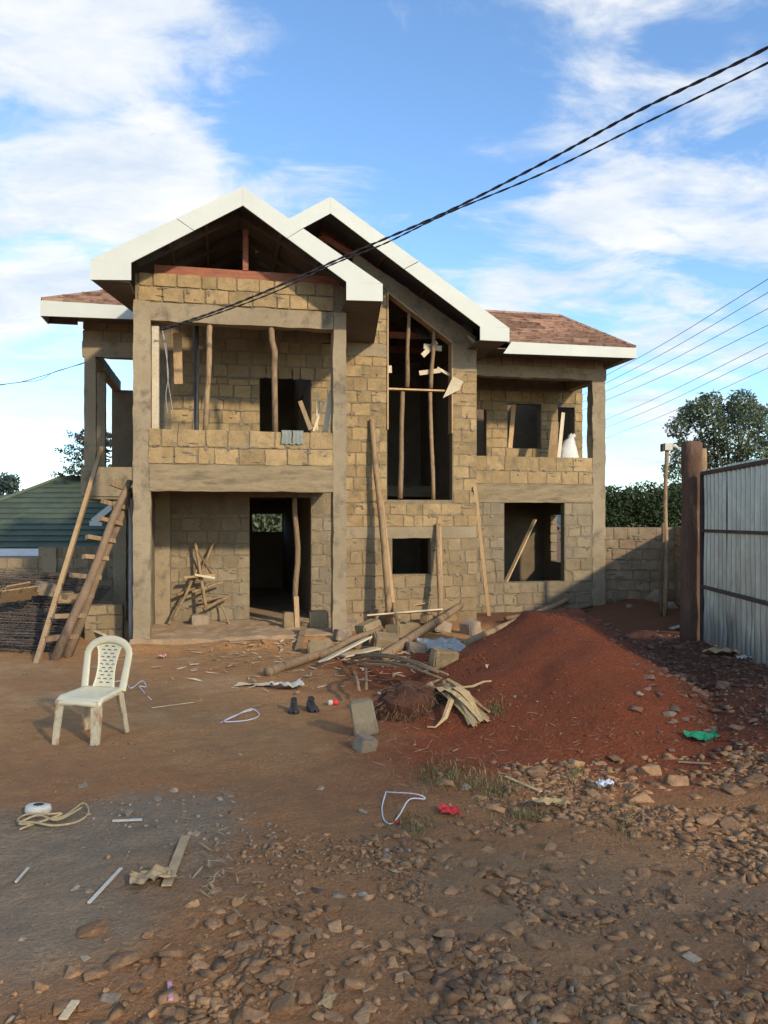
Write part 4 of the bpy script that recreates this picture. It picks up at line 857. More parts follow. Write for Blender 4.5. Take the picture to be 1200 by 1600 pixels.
# small gable let into that roof
a_, b_, c_ = D(145, 815, 26.6) - lo_, D(184, 784, 26.6) - lo_, D(160, 818, 26.6) - lo_
beam_between(MB(), a_, b_ + Vector((.5, 0, .4)), .06, .2).build('bargeboard', M['white_board'], nbh)
beam_between(MB(), b_ + Vector((.5, 0, .4)), Vector((b_.x * 2 + 1.0 - a_.x, a_.y, a_.z)), .06, .2).build('bargeboard', M['white_board'], nbh)
beam_between(MB(), a_ + Vector((-.1, -.02, -.06)), c_ + Vector((0, -.02, 0)), .06, .16).build('eaves_return', M['white_board'], nbh)
ap = b_ + Vector((.5, .05, .32)); er = Vector((b_.x * 2 + 1.0 - a_.x, a_.y + .05, a_.z))
gm = MB(); gm.add([a_ + Vector((0, .05, 0)), er, ap, ap + Vector((0, 4, 0)), a_ + Vector((0, 2.5, 0)), er + Vector((0, 2.5, 0))], [(0, 1, 2), (0, 2, 3, 4), (1, 5, 3, 2)]); gm.build('small_gable', M['green_tile'], nbh)

# ------------------------------------------------------------------ hills, trees, hedge
def far_hill():
    n = 60; vs, fs = [], []
    for i in range(n + 1):
        x = -420 + 560 * i / n; h = 11 + 5 * math.sin(i * .23) + 3 * mnoise.noise(Vector((i * .21, 3, 0)))
        if x > -20: h -= (x + 20) * .06
        for j in range(9):
            f = j / 8; vs.append((x, 210 + 160 * f, -2 + (h + 3) * math.sin(f * math.pi / 2) + .8 * mnoise.noise(Vector((i * .6, j * .9, 1)))))
    for i in range(n):
        for j in range(8): k = i * 9 + j; fs.append((k, k + 9, k + 10, k + 1))
    kind(mk('hill', vs, fs, M['hill'], smooth=True), 'structure')
far_hill()
def leaves(blobs, n, size, seed, up=0.0, shell=.55):
    """n small two-face leaves spread through a set of blobs (centre, radius)"""
    g = np.random.default_rng(seed); c = np.array([list(b[0]) for b in blobs]); r = np.array([b[1] for b in blobs]); w = r ** 2; w = w / w.sum()
    k = g.choice(len(blobs), n, p=w); d = g.normal(size=(n, 3)); d /= np.linalg.norm(d, axis=1)[:, None]
    d[:, 2] *= .85
    p = c[k] + d * (r[k] * (shell + (1.08 - shell) * g.random(n) ** .6))[:, None] + g.normal(size=(n, 3)) * size * .8
    a = g.normal(size=(n, 3)); a[:, 2] += up; a /= np.linalg.norm(a, axis=1)[:, None]
    b = np.cross(a, g.normal(size=(n, 3))); b /= np.linalg.norm(b, axis=1)[:, None]
    s = size * (.6 + .8 * g.random(n))[:, None]
    v = np.stack([p - a * s, p + b * s * .42 - a * s * .1, p + a * s, p - b * s * .42 - a * s * .1], 1).reshape(-1, 3)
    f = np.arange(n * 4).reshape(-1, 4); return v, f
def npmesh(name, v, f, mat, parent=None, loc=None):
    me = bpy.data.meshes.new(name); me.vertices.add(len(v)); me.vertices.foreach_set('co', np.asarray(v, float).ravel()); me.loops.add(f.size); me.loops.foreach_set('vertex_index', f.ravel().astype(np.int32))
    me.polygons.add(len(f)); me.polygons.foreach_set('loop_start', np.arange(0, f.size, f.shape[1])); me.polygons.foreach_set('loop_total', np.full(len(f), f.shape[1])); me.update(); me.validate()
    me.materials.append(mat); o = bpy.data.objects.new(name, me); COL.objects.link(o); o.parent = parent
    if loc is not None: o.location = loc
    return o
def tree(name, label, cat, base, blobs, n, size, mat, seed, trunk_r=.16, fork=.35, group=None):
    base = Vector(base); t = thing(name, label, cat, base, 0, group); rg = random.Random(seed)
    v, f = leaves([(Vector(c) - base, r) for c, r in blobs], n, size, seed); npmesh('crown', v, f, mat, t)
    top = sum((Vector(c) for c, r in blobs), Vector()) / len(blobs) - base; mb = MB(); fk = Vector((top.x * .2, top.y * .2, max(.3, top.z * fork)))
    mb.tube(wavy((0, 0, -.2), fk, 5, .06, rg), [trunk_r * (1.15 - .06 * i) for i in range(6)], 8, .06)
    for c, r in blobs:
        mb.tube(wavy(fk - Vector((0, 0, .1)), Vector(c) - base, 5, .12, rg), [trunk_r * (.45 - .08 * i) for i in range(6)], 5)
    mb.build('trunk', M['bark'], t, True); return t
TB = 28.0
bl = [(D(px, py, TB + dd), r) for px, py, r, dd in ((1060, 668, .55, 0), (1076, 648, .5, .4), (1092, 640, .55, -.3), (1110, 628, .5, .2), (1112, 660, .7, -.4), (1140, 650, .7, .5), (1158, 628, .6, 0), (1166, 650, .7, -.5), (1182, 650, .6, .6), (1200, 680, .7, 0), (1225, 690, .7, .3),
     (1150, 690, .8, -.3), (1105, 700, .75, .2), (1070, 705, .6, 0), (1056, 735, .55, .3), (1130, 735, .8, 0), (1180, 720, .8, -.2), (1215, 730, .8, .1), (1060, 770, .5, 0))]
tree('leafy_tree', 'tall loose crowned tree rising behind the corrugated gate', 'tree', (12.6, TB, -.65), [(c, r * .78) for c, r in bl], 13000, .075, M['leaf'], 61, .2, .4)
hb = [(D(930 + 16 * i, 802 - (3 if i < 5 else 8) - rng.uniform(0, 8), 23.5 + rng.uniform(-.7, .7)), rng.uniform(.6, .85)) for i in range(21)] + [(D(925 + 26 * i, 832, 23.2), .9) for i in range(13)]
tree('hedge', 'dense dark green hedge growing behind the right boundary wall', 'hedge', (8.4, 23.5, -.65), hb, 60000, .06, M['leaf_dark'], 62, .1, .3)
lb_ = [(Vector((10.2 + 1.2 * i + rng.uniform(-.3, .3), 27.5 - 2.3 * i, 1.4 + rng.uniform(-.3, .3))), 1.2) for i in range(6)]
# thin leaved tree behind the side balcony
bt = thing('feathery_tree', 'sparse flat branched tree behind the side balcony of the house', 'tree', (-11.6, 31, -1))
mb = MB(); rg_ = random.Random(9); tips = []
cr = D(172, 712, 31) - Vector((-11.6, 31, -1))
mb.tube(wavy((0, 0, -.2), (cr.x, 0, cr.z - .4), 6, .05), [.16 - .012 * i for i in range(7)], 7, .06)
for i in range(34):
    z = cr.z - 1.0 + 2.0 * (i / 34) + rg_.uniform(-.1, .1); an = rg_.uniform(0, 6.28); L_ = rg_.uniform(1.0, 2.4) * (1 - .45 * i / 34); s_ = Vector((cr.x * min(1, z / cr.z), 0, z - .1))
    if i % 2: an = math.pi + rg_.uniform(-.7, .7)
    e = s_ + Vector((math.cos(an) * L_, math.sin(an) * L_, rg_.uniform(.05, .35) * L_)); pts = wavy(s_, e, 6, .06, rg_); mb.tube(pts, [.035 - .005 * k for k in range(7)], 4)
    for k in range(2, 7):
        for s2 in range(3): tips.append((pts[k] + Vector((rg_.uniform(-.12, .12), rg_.uniform(-.12, .12), rg_.uniform(-.02, .06))), .10))
mb.build('trunk', M['bark'], bt, True); v, f = leaves(tips, 9000, .055, 5, 0, .1); v[:, 2] = v[:, 2]; npmesh('crown', v, f, M['leaf_dry'], bt)
# trees on the far ridge
for i, (px, py, r, lab) in enumerate(((8, 757, 5.5, 'tall round headed tree standing above the far ridge'), (-14, 775, 5, 'tree at the left end of the far ridge'), (26, 778, 3.2, 'small tree on the far ridge right of the tall round one'), (42, 776, 3.4, 'low clump on the far ridge next to the green roof'), (52, 784, 3.2, 'lowest clump where the far ridge meets the green roof'))):
    c_ = D(px, py, 330); bl_ = [(c_ + Vector((rng.uniform(-r, r) * .5, 0, rng.uniform(-.5, .3) * r)), r * .55) for _ in range(6)]
    tree('ridge_tree', lab, 'tree', (c_.x, c_.y, c_.z - r * 1.9), bl_, 1100, .9, M['leaf_far'], 70 + i, .5)
bc = D(418, 815, 36); tree('garden_tree', 'green garden tree seen through the back window of the house', 'tree', (bc.x, bc.y, -.65), [(bc + Vector((rng.uniform(-1, 1.4), 0, rng.uniform(-.8, .6))), .8) for _ in range(6)], 3000, .14, M['leaf'], 77, .12)

# thin crowned trees added unseen behind the viewer to shade the yard lightly
for i, (x, y, h_, lab) in enumerate(((9.0, -12.4, 13.2, 'tall unseen tree added to shade the yard, the slimmest of the row'), (11.8, -11.6, 13.8, 'tall unseen tree added to shade the yard, next to the slimmest'), (14.6, -12.6, 14.2, 'tall unseen tree added to shade the yard, the highest of the row'), (17.4, -11.8, 13.8, 'tall unseen tree added to shade the yard, past the highest one'), (20.2, -12.4, 13.4, 'tall unseen tree added to shade the yard, last of the row'))):
    rg_ = random.Random(80 + i); bl_ = [(Vector((x + rg_.uniform(-1.5, 1.5), y + rg_.uniform(-1.2, 1.2), 6.6 + (h_ - 6.6) * (k + rg_.random()) / 22)), rg_.uniform(.8, 1.3)) for k in range(22)]
    tree('added_shade_tree', lab, 'tree', (x, y, 0), bl_, 520, .19, M['leaf'], 85 + i, .14)

# ------------------------------------------------------------------ cables
def cable(name, label, pts, r, mat='rubber', twist=None, n=60):
    P = [Vector(p) for p in pts]; out = []
    for i in range(n + 1):                            # Catmull-Rom through the points
        t = i / n * (len(P) - 1); k = min(int(t), len(P) - 2); f = t - k
        a, b, c, d_ = P[max(k - 1, 0)], P[k], P[k + 1], P[min(k + 2, len(P) - 1)]
        out.append(.5 * ((2 * b) + (c - a) * f + (2 * a - 5 * b + 4 * c - d_) * f * f + (3 * b - a - 3 * c + d_) * f ** 3))
    mb = MB()
    if twist:
        for ph in (0, math.pi):
            mb.tube([p + Vector((0, math.cos(i * 1.1 + ph) * twist, math.sin(i * 1.1 + ph) * twist)) for i, p in enumerate(out)], r, 5)
    else: mb.tube(out, r, 5)
    return tag(mb.build(name, M[mat], smooth=True), label, 'cable')
dp = [(252, 514, 13.55), (330, 489, 13.3), (430, 449, 12.8), (560, 391, 12.1), (700, 330, 11.3), (850, 254, 10.4), (1000, 172, 9.4), (1200, 74, 8.2), (1500, -95, 6.8)]
cable('service_cable', 'upper twisted black service cable running down to the balcony column', [D(a, b, c) for a, b, c in dp], .011, twist=.012, n=150)
dp2 = [(252, 516, 13.57), (330, 493, 13.32), (430, 456, 12.82), (520, 413, 12.3), (600, 381, 11.9), (700, 333, 11.3), (850, 270, 10.5), (1000, 196, 9.6), (1200, 98, 8.3), (1500, -60, 6.9)]
cable('service_cable', 'lower twisted black service cable sagging below the other one', [D(a, b, c) for a, b, c in dp2], .008, twist=.008, n=150)
for k, (dx_, lab) in enumerate(((0, 'pale wire tail hanging down inside the balcony by the column'), (7, 'second pale wire tail hanging beside it to the parapet'))):
    cable('wire_tail', lab, [HV(253, 513, .05), HV(258 + dx_ * .3, 545, .12), HV(263 - dx_ * .2, 585, .2), HV(259 + dx_, 618, .25), HV(262 + dx_ * 1.2, 645, .3)], .008, 'grey_wire', n=24)
labs = ['highest power line crossing behind the right wing', 'second power line down behind the right wing', 'third power line down behind the right wing', 'fourth power line down behind the right wing', 'fifth power line down, fainter, behind the right wing', 'sixth power line down, fainter, behind the right wing', 'lowest faint power line behind the right wing']
for i, (yl, yr, z_) in enumerate(((586, 436, 10.2), (598, 457, 10.2), (611, 482, 10.2), (625, 508, 9.6), (655, 535, 7.6), (668, 552, 7.6), (684, 575, 7.6))):
    dl_ = (z_ - CZ) * F / (HY - yl); dr_ = (z_ - CZ) * F / (HY - yr); a_, b_ = D(948, yl, dl_), D(1200, yr, dr_)
    m_ = a_.lerp(b_, .5) - Vector((0, 0, .12)); cable('power_line', labs[i], [a_ + (a_ - b_) * .8 + Vector((0, 0, .25)), a_, m_, b_, b_ + (b_ - a_) * .8 + Vector((0, 0, .25))], .013 if i < 4 else .010, n=30)
cable('thin_wire', 'thin wire running off from the side balcony beam past the sky', [HPW(133, 566, LB), D(96, 578, 17.5), D(40, 595, 18), D(0, 601, 18.5), D(-200, 622, 20)], .008, n=30)
cable('thin_wire', 'second thin wire hanging below the first at the side balcony', [HPW(131, 568, LB), D(85, 581, 17.5), D(60, 594, 17.8), D(0, 602, 18.4), D(-200, 640, 20)], .006, n=30)
# ------------------------------------------------------------------ plastic chair
def chair():
    cpx = G(131, 1166); c = Vector((-2.66, 6.98, 0)); t = thing('plastic_chair', 'cream plastic garden chair with muddy legs on bare earth', 'chair', (c.x, c.y, gzf(c.x, c.y)), R(-12))
    SH = .42
    # seat: dished sheet with rolled skirt
    n = 14; mb = MB(); vs, fs = [], []
    def outline(i, j):                               # i across, j front to back, both 0..1
        w = .215 - .03 * j; x = (i * 2 - 1) * w; y = -.22 + .42 * j
        if j < .2: y += .02 * (abs(i * 2 - 1) ** 3) * (1 - j / .2)
        return x, y
    for j in range(n + 1):
        for i in range(n + 1):
            x, y = outline(i / n, j / n); e = max(abs(i / n * 2 - 1), abs(j / n * 2 - 1))
            z = SH - .022 * (1 - e ** 3) + (.012 * j / n) - (.03 * max(0, (1 - j / n) - .86) / .14); vs.append((x, y, z))
    top = len(vs)
    fs += [(j * (n + 1) + i, j * (n + 1) + i + 1, (j + 1) * (n + 1) + i + 1, (j + 1) * (n + 1) + i) for j in range(n) for i in range(n)]
    ring = [i for i in range(n + 1)] + [(j) * (n + 1) + n for j in range(1, n + 1)] + [n * (n + 1) + i for i in range(n - 1, -1, -1)] + [j * (n + 1) for j in range(n - 1, 0, -1)]
    m = len(ring)
    for lvl, (out, dz) in enumerate(((.012, -.012), (.014, -.05), (.004, -.052), (.002, -.016))):
        for k in ring:
            x, y, z = vs[k]; r_ = math.hypot(x, y) or 1; mid = 1 - .35 * (1 - min(1, abs(x) / .2)) if y < -.15 else 1; vs.append((x + x / r_ * out, y + y / r_ * out, z + dz * (mid if lvl in (1, 2) else 1)))
    for lvl in range(4):
        a0_ = (lambda q: ring[q]) if lvl == 0 else (lambda q, l=lvl: top + (l - 1) * m + q)
        for q in range(m): fs.append((a0_(q), top + lvl * m + q, top + lvl * m + (q + 1) % m, a0_((q + 1) % m)))
    mk('seat', vs, fs, M['plastic'], t, True)
    # back frame: flattened arch
    bk = MB(); path, rad = [], []
    for k in range(33):
        f = k / 32; a = math.pi * (f)
        s = -math.cos(a)
        if f < .3: q = f / .3; p = (-.195 - .02 * q, .19 + .085 * q, SH - .02 + .31 * q)
        elif f > .7: q = (1 - f) / .3; p = (.195 + .02 * q, .19 + .085 * q, SH - .02 + .31 * q)
        else: w = (f - .3) / .4 * math.pi; p = (-.215 * math.cos(w), .275 + .04 * math.sin(w), SH + .29 + .145 * math.sin(w) ** .9)
        path.append(p)
    # sweep a flat oval section that always faces the sitter
    vs, fs = [], []; K = 10
    for k, p in enumerate(path):
        p = Vector(p); tn = (Vector(path[min(k + 1, 32)]) - Vector(path[max(k - 1, 0)])).normalized(); nrm = Vector((0, -.96, .24)); sd_ = tn.cross(nrm).normalized(); nn = sd_.cross(tn).normalized()
        wd = .036 if k > 5 and k < 27 else .038
        for q in range(K): w = 2 * math.pi * q / K; vs.append(p + sd_ * math.cos(w) * wd + nn * math.sin(w) * .014)
    fs = [(k * K + q, k * K + (q + 1) % K, (k + 1) * K + (q + 1) % K, (k + 1) * K + q) for k in range(32) for q in range(K)]
    br = mk('backrest', vs, fs, M['plastic'], t, True)
    # centre splat
    vs, fs = [], []; nj, ni = 18, 8
    for j in range(nj + 1):
        f = j / nj; hw = .115 - .022 * math.sin(min(1, f * 1.25) * math.pi) + (.05 * max(0, f - .82) / .18); z = SH - .005 + .415 * f; yb = .185 + .125 * f ** .9 - .0
        for side in (0, 1):
            for i in range(ni + 1):
                x = (i / ni * 2 - 1) * hw; vs.append((x, yb + .012 * (1 - (x / hw) ** 2) + side * .008, z))
    W = 2 * (ni + 1)
    for j in range(nj):
        for i in range(ni):
            a = j * W + i; fs.append((a, a + 1, a + W + 1, a + W)); b = a + ni + 1; fs.append((b + W, b + W + 1, b + 1, b))
        for i, (e0, e1) in enumerate(((0, ni + 1), (ni, 2 * ni + 1))): fs.append((j * W + e0, j * W + e1, (j + 1) * W + e1, (j + 1) * W + e0))
    sp = mk('splat', vs, fs, M['plastic'], br, True)
    sl_ = MB()                                        # dark arcs on the splat stand for the shade inside its slots
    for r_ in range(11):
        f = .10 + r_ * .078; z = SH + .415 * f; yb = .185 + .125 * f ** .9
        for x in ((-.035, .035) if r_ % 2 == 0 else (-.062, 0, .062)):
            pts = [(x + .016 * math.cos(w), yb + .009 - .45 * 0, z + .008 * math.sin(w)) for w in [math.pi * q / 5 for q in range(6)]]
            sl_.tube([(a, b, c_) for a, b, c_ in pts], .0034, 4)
    kind(sl_.build('slot_shade', M['dark'], sp), 'stuff')
    # legs: angle section, wide at the seat and flared out
    for sx, y0, y1, front in ((-1, -.19, -.245, 1), (1, -.19, -.245, 1), (-1, .17, .26, 0), (1, .17, .26, 0)):
        vs, fs = [], []; L_ = 9
        for k in range(L_ + 1):
            f = k / L_; z = (SH - .03) * (1 - f); x = sx * (.178 + .018 * math.sin(f * 1.6)); y = y0 + (y1 - y0) * f ** 1.2; w = .045 - .011 * f; th = .012; sy = -1 if front else 1
            pr = [(sx * w * .6, sy * w * .6), (-sx * w * 1.1, sy * w * .6), (-sx * w * 1.1, sy * (w * .6 - th)), (sx * (w * .6 - th), sy * (w * .6 - th)), (sx * (w * .6 - th), -sy * w * 1.0), (sx * w * .6, -sy * w * 1.0)]
            vs += [(x + a, y + b, z) for a, b in pr]
        fs = [(k * 6 + q, k * 6 + (q + 1) % 6, (k + 1) * 6 + (q + 1) % 6, (k + 1) * 6 + q) for k in range(L_) for q in range(6)] + [tuple(range(5, -1, -1)), tuple(range(L_ * 6, L_ * 6 + 6))]
        mk('leg', vs, fs, M['plastic_dirty'], t)
chair()

# ------------------------------------------------------------------ rocks
def rock_mesh(seed, sub=2):
    """angular broken stone: hull of a few points; sub=3 gives a rounded soil lump instead"""
    rg = random.Random(seed); bm = bmesh.new()
    if sub == 3:
        bmesh.ops.create_icosphere(bm, subdivisions=3, radius=1)
        for v in bm.verts: v.co *= 1 + .22 * mnoise.noise(v.co * 2.3 + Vector((seed, 0, 0))) + .1 * mnoise.noise(v.co * 6)
    else:
        n = 8 if sub == 1 else 13
        for k in range(n):
            p = Vector((rg.gauss(0, 1), rg.gauss(0, 1), rg.gauss(0, 1))).normalized()
            m = max(abs(p.x), abs(p.y), abs(p.z)); bm.verts.new(p / m * rg.uniform(.62, .95) if rg.random() < .6 else p * rg.uniform(.8, 1.05))
        r = bmesh.ops.convex_hull(bm, input=list(bm.verts)); junk = list({g for g in r['geom_interior'] + r['geom_unused'] if isinstance(g, bmesh.types.BMVert)})
        if junk: bmesh.ops.delete(bm, geom=junk, context='VERTS')
        if sub == 2:
            bmesh.ops.bevel(bm, geom=list(bm.edges), offset=.05, segments=1, affect='EDGES')
        bmesh.ops.triangulate(bm, faces=list(bm.faces))
    me = bpy.data.meshes.new('rock'); bm.to_mesh(me); bm.free(); return me
ROCKS = {k: [] for k in ('rock', 'rock_grey', 'rock_red')}
for k in ROCKS:
    for i in range(9):
        me = rock_mesh(100 + i * 7 + len(k)); me.materials.append(M[k]); ROCKS[k].append(me)
rr = random.Random(21)
def put_rock(px, py, wpx, label, mat='rock', group=None, flat=.42, asp=None, name='rock', sink=.45):
    p = G(px, py); s = wpx / F * p.y / 2; a = asp or rr.uniform(.65, 1.0); f = flat * rr.uniform(.8, 1.25)
    o = inst(name, rr.choice(ROCKS[mat]), None, (p.x, p.y, p.z + s * f * (1 - 2 * sink) * .6), (rr.uniform(-.2, .2), rr.uniform(-.2, .2), rr.uniform(0, 6.28)), (s * 1.12, s * a * 1.12, s * f * 1.1))
    return tag(o, label, 'rock', group)
LF, GF = 'brown angular rock half sunk in the trodden foreground dirt', 'brown rocks in the foreground dirt'
for px, py, w in ((383, 1482, 46), (433, 1456, 40), (404, 1447, 32), (362, 1438, 34), (374, 1409, 26), (405, 1404, 28), (300, 1416, 30), (300, 1445, 26), (344, 1445, 24), (418, 1530, 44), (452, 1543, 40), (350, 1535, 30), (470, 1470, 30), (455, 1500, 26), (525, 1450, 34), (486, 1492, 24), (440, 1575, 50), (552, 1540, 40), (560, 1500, 24), (515, 1515, 22),
                  (150, 1456, 50), (112, 1520, 44), (150, 1525, 40), (190, 1505, 50), (232, 1520, 34), (215, 1545, 28), (60, 1545, 34), (320, 1480, 26), (335, 1394, 26), (330, 1420, 22),
                  (735, 1348, 32), (762, 1330, 24), (800, 1378, 26), (690, 1340, 26), (696, 1465, 38), (735, 1467, 32), (700, 1500, 28), (715, 1492, 26), (654, 1475, 34), (632, 1530, 30), (690, 1518, 24), (688, 1540, 22), (602, 1480, 26), (787, 1515, 34), (845, 1475, 46), (800, 1455, 30), (784, 1570, 36), (830, 1570, 40), (905, 1520, 34), (860, 1360, 34), (815, 1340, 30), (640, 1560, 28), (570, 1590, 34), (580, 1575, 24),
                  (1000, 1395, 40), (1035, 1362, 34), (1050, 1395, 30), (1002, 1365, 28), (1068, 1422, 32), (905, 1300, 24), (960, 1430, 20), (640, 1440, 24), (622, 1462, 20), (765, 1545, 26), (520, 1590, 34), (480, 1560, 28), (400, 1590, 36), (300, 1560, 34), (262, 1590, 40), (95, 1580, 38)):
    zone = 'beside the orange bark fibres' if 290 <= px < 480 and py < 1500 else 'near the grey patch of dirt' if px < 290 else 'between the fibres and the red rag' if px < 620 else 'below the red rag' if px < 780 else 'in the trodden dirt below the slope'
    put_rock(px, py, w * rr.uniform(1.0, 1.25), 'brown angular rock half sunk ' + zone, 'rock', 'brown rocks ' + zone)
for cx_, cy_, sx_, sy_, n_ in ((430, 1475, 75, 50, 34), (700, 1500, 60, 55, 26), (560, 1560, 60, 30, 14), (850, 1330, 90, 60, 26), (180, 1535, 70, 35, 14), (720, 1330, 60, 35, 20), (1080, 1380, 70, 60, 20)):
    for _ in range(n_):
        px, py = rr.gauss(cx_, sx_), rr.gauss(cy_, sy_)
        if not (0 < px < 1200 and 1240 < py < 1600): continue
        zone = 'beside the orange bark fibres' if 290 <= px < 480 and py < 1500 else 'near the grey patch of dirt' if px < 290 else 'between the fibres and the red rag' if px < 620 else 'below the red rag' if px < 780 else 'in the trodden dirt below the slope'
        put_rock(px, py, rr.uniform(13, 30), 'brown angular rock half sunk ' + zone, 'rock', 'brown rocks ' + zone)
LG, GG = 'pale grey stone lying loose on the trodden foreground dirt', 'pale loose stones in the foreground'
for px, py, w in ((133, 1497, 22), (172, 1560, 36), (500, 1233, 16), (470, 1395, 18), (530, 1400, 26), (568, 1398, 24), (305, 1304, 20), (195, 1271, 26), (357, 1243, 22), (132, 1228, 20), (245, 1250, 18), (270, 1236, 20), (117, 1390, 16), (140, 1393, 16), (455, 1555, 22), (402, 1585, 24), (34, 1467, 14), (562, 1165, 30), (392, 1345, 18), (355, 1342, 16), (725, 1232, 22), (605, 1340, 22), (1085, 1498, 30), (345, 1250, 14), (568, 1270, 22), (250, 1228, 12), (620, 1345, 18)):
    put_rock(px, py, w, LG, 'rock_grey', GG)
LB_, GB_ = 'dull reddish rock in the stony slope below the gate', 'rocks in the stony slope below the gate'
for px, py, w in ((857, 1217, 50), (700, 1231, 30), (905, 1200, 30), (950, 1185, 40), (985, 1198, 44), (1020, 1215, 46), (1060, 1225, 40), (975, 1225, 34), (1000, 1250, 40), (1040, 1260, 36), (1085, 1245, 36), (1120, 1215, 34), (1150, 1240, 40), (1180, 1215, 34), (1100, 1280, 40), (1150, 1290, 44), (1190, 1270, 30), (930, 1235, 30), (940, 1280, 44), (880, 1250, 30), (835, 1260, 36), (795, 1240, 26), (770, 1262, 34), (1060, 1300, 30), (990, 1300, 30), (1120, 1330, 34), (1180, 1330, 36), (950, 1330, 30),
                  (1010, 1085, 24), (1030, 1078, 22), (1045, 1115, 24), (1000, 1105, 18), (1075, 1125, 24), (1090, 1090, 28), (1060, 1065, 24), (1110, 1105, 26), (1130, 1075, 26), (1145, 1130, 24), (1168, 1160, 22), (1095, 1135, 20), (1120, 1140, 20), (1175, 1120, 24), (1040, 1050, 22), (1070, 1040, 22), (1090, 1058, 22), (1005, 1060, 22), (1030, 1150, 18), (1045, 1165, 18), (1190, 1180, 24), (1010, 1010, 24), (1060, 1020, 26), (1095, 1028, 22), (1150, 1050, 22), (1175, 1075, 22), (985, 1040, 20), (1118, 1048, 22), (1100, 1165, 16), (1140, 1185, 22), (1080, 1178, 22), (1040, 1188, 22)):
    zone = 'in the dark bank under the gate' if py < 1182 else 'along the foot of the red heap' if px < 960 else 'in the open stony slope below the green net'
    put_rock(px + rr.uniform(-10, 10), py + rr.uniform(-8, 8), w * rr.uniform(.6, 1.3), 'dull reddish rock lying ' + zone, 'rock_red' if py < 1182 else 'rock', 'rocks ' + zone, .45)
for px, py, w, lab in ((1000, 1085, 22, 'pale square stone at the edge of red heap below the gate post'), (1045, 1116, 24, 'round pale grey stone among dark rocks below the gate post')): put_rock(px, py, w, lab, 'rock_grey')
for px, py, w, lab in ((1020, 938, 44, 'long grey boulder at the foot of the right boundary wall'), (965, 940, 22, 'rounded grey stone at the foot of the house corner column'), (1052, 950, 28, 'dark boulder beside the thin crooked pole foot'), (985, 950, 20, 'flat stone before the long grey boulder')): put_rock(px, py, w, lab, 'rock_grey', None, .7)
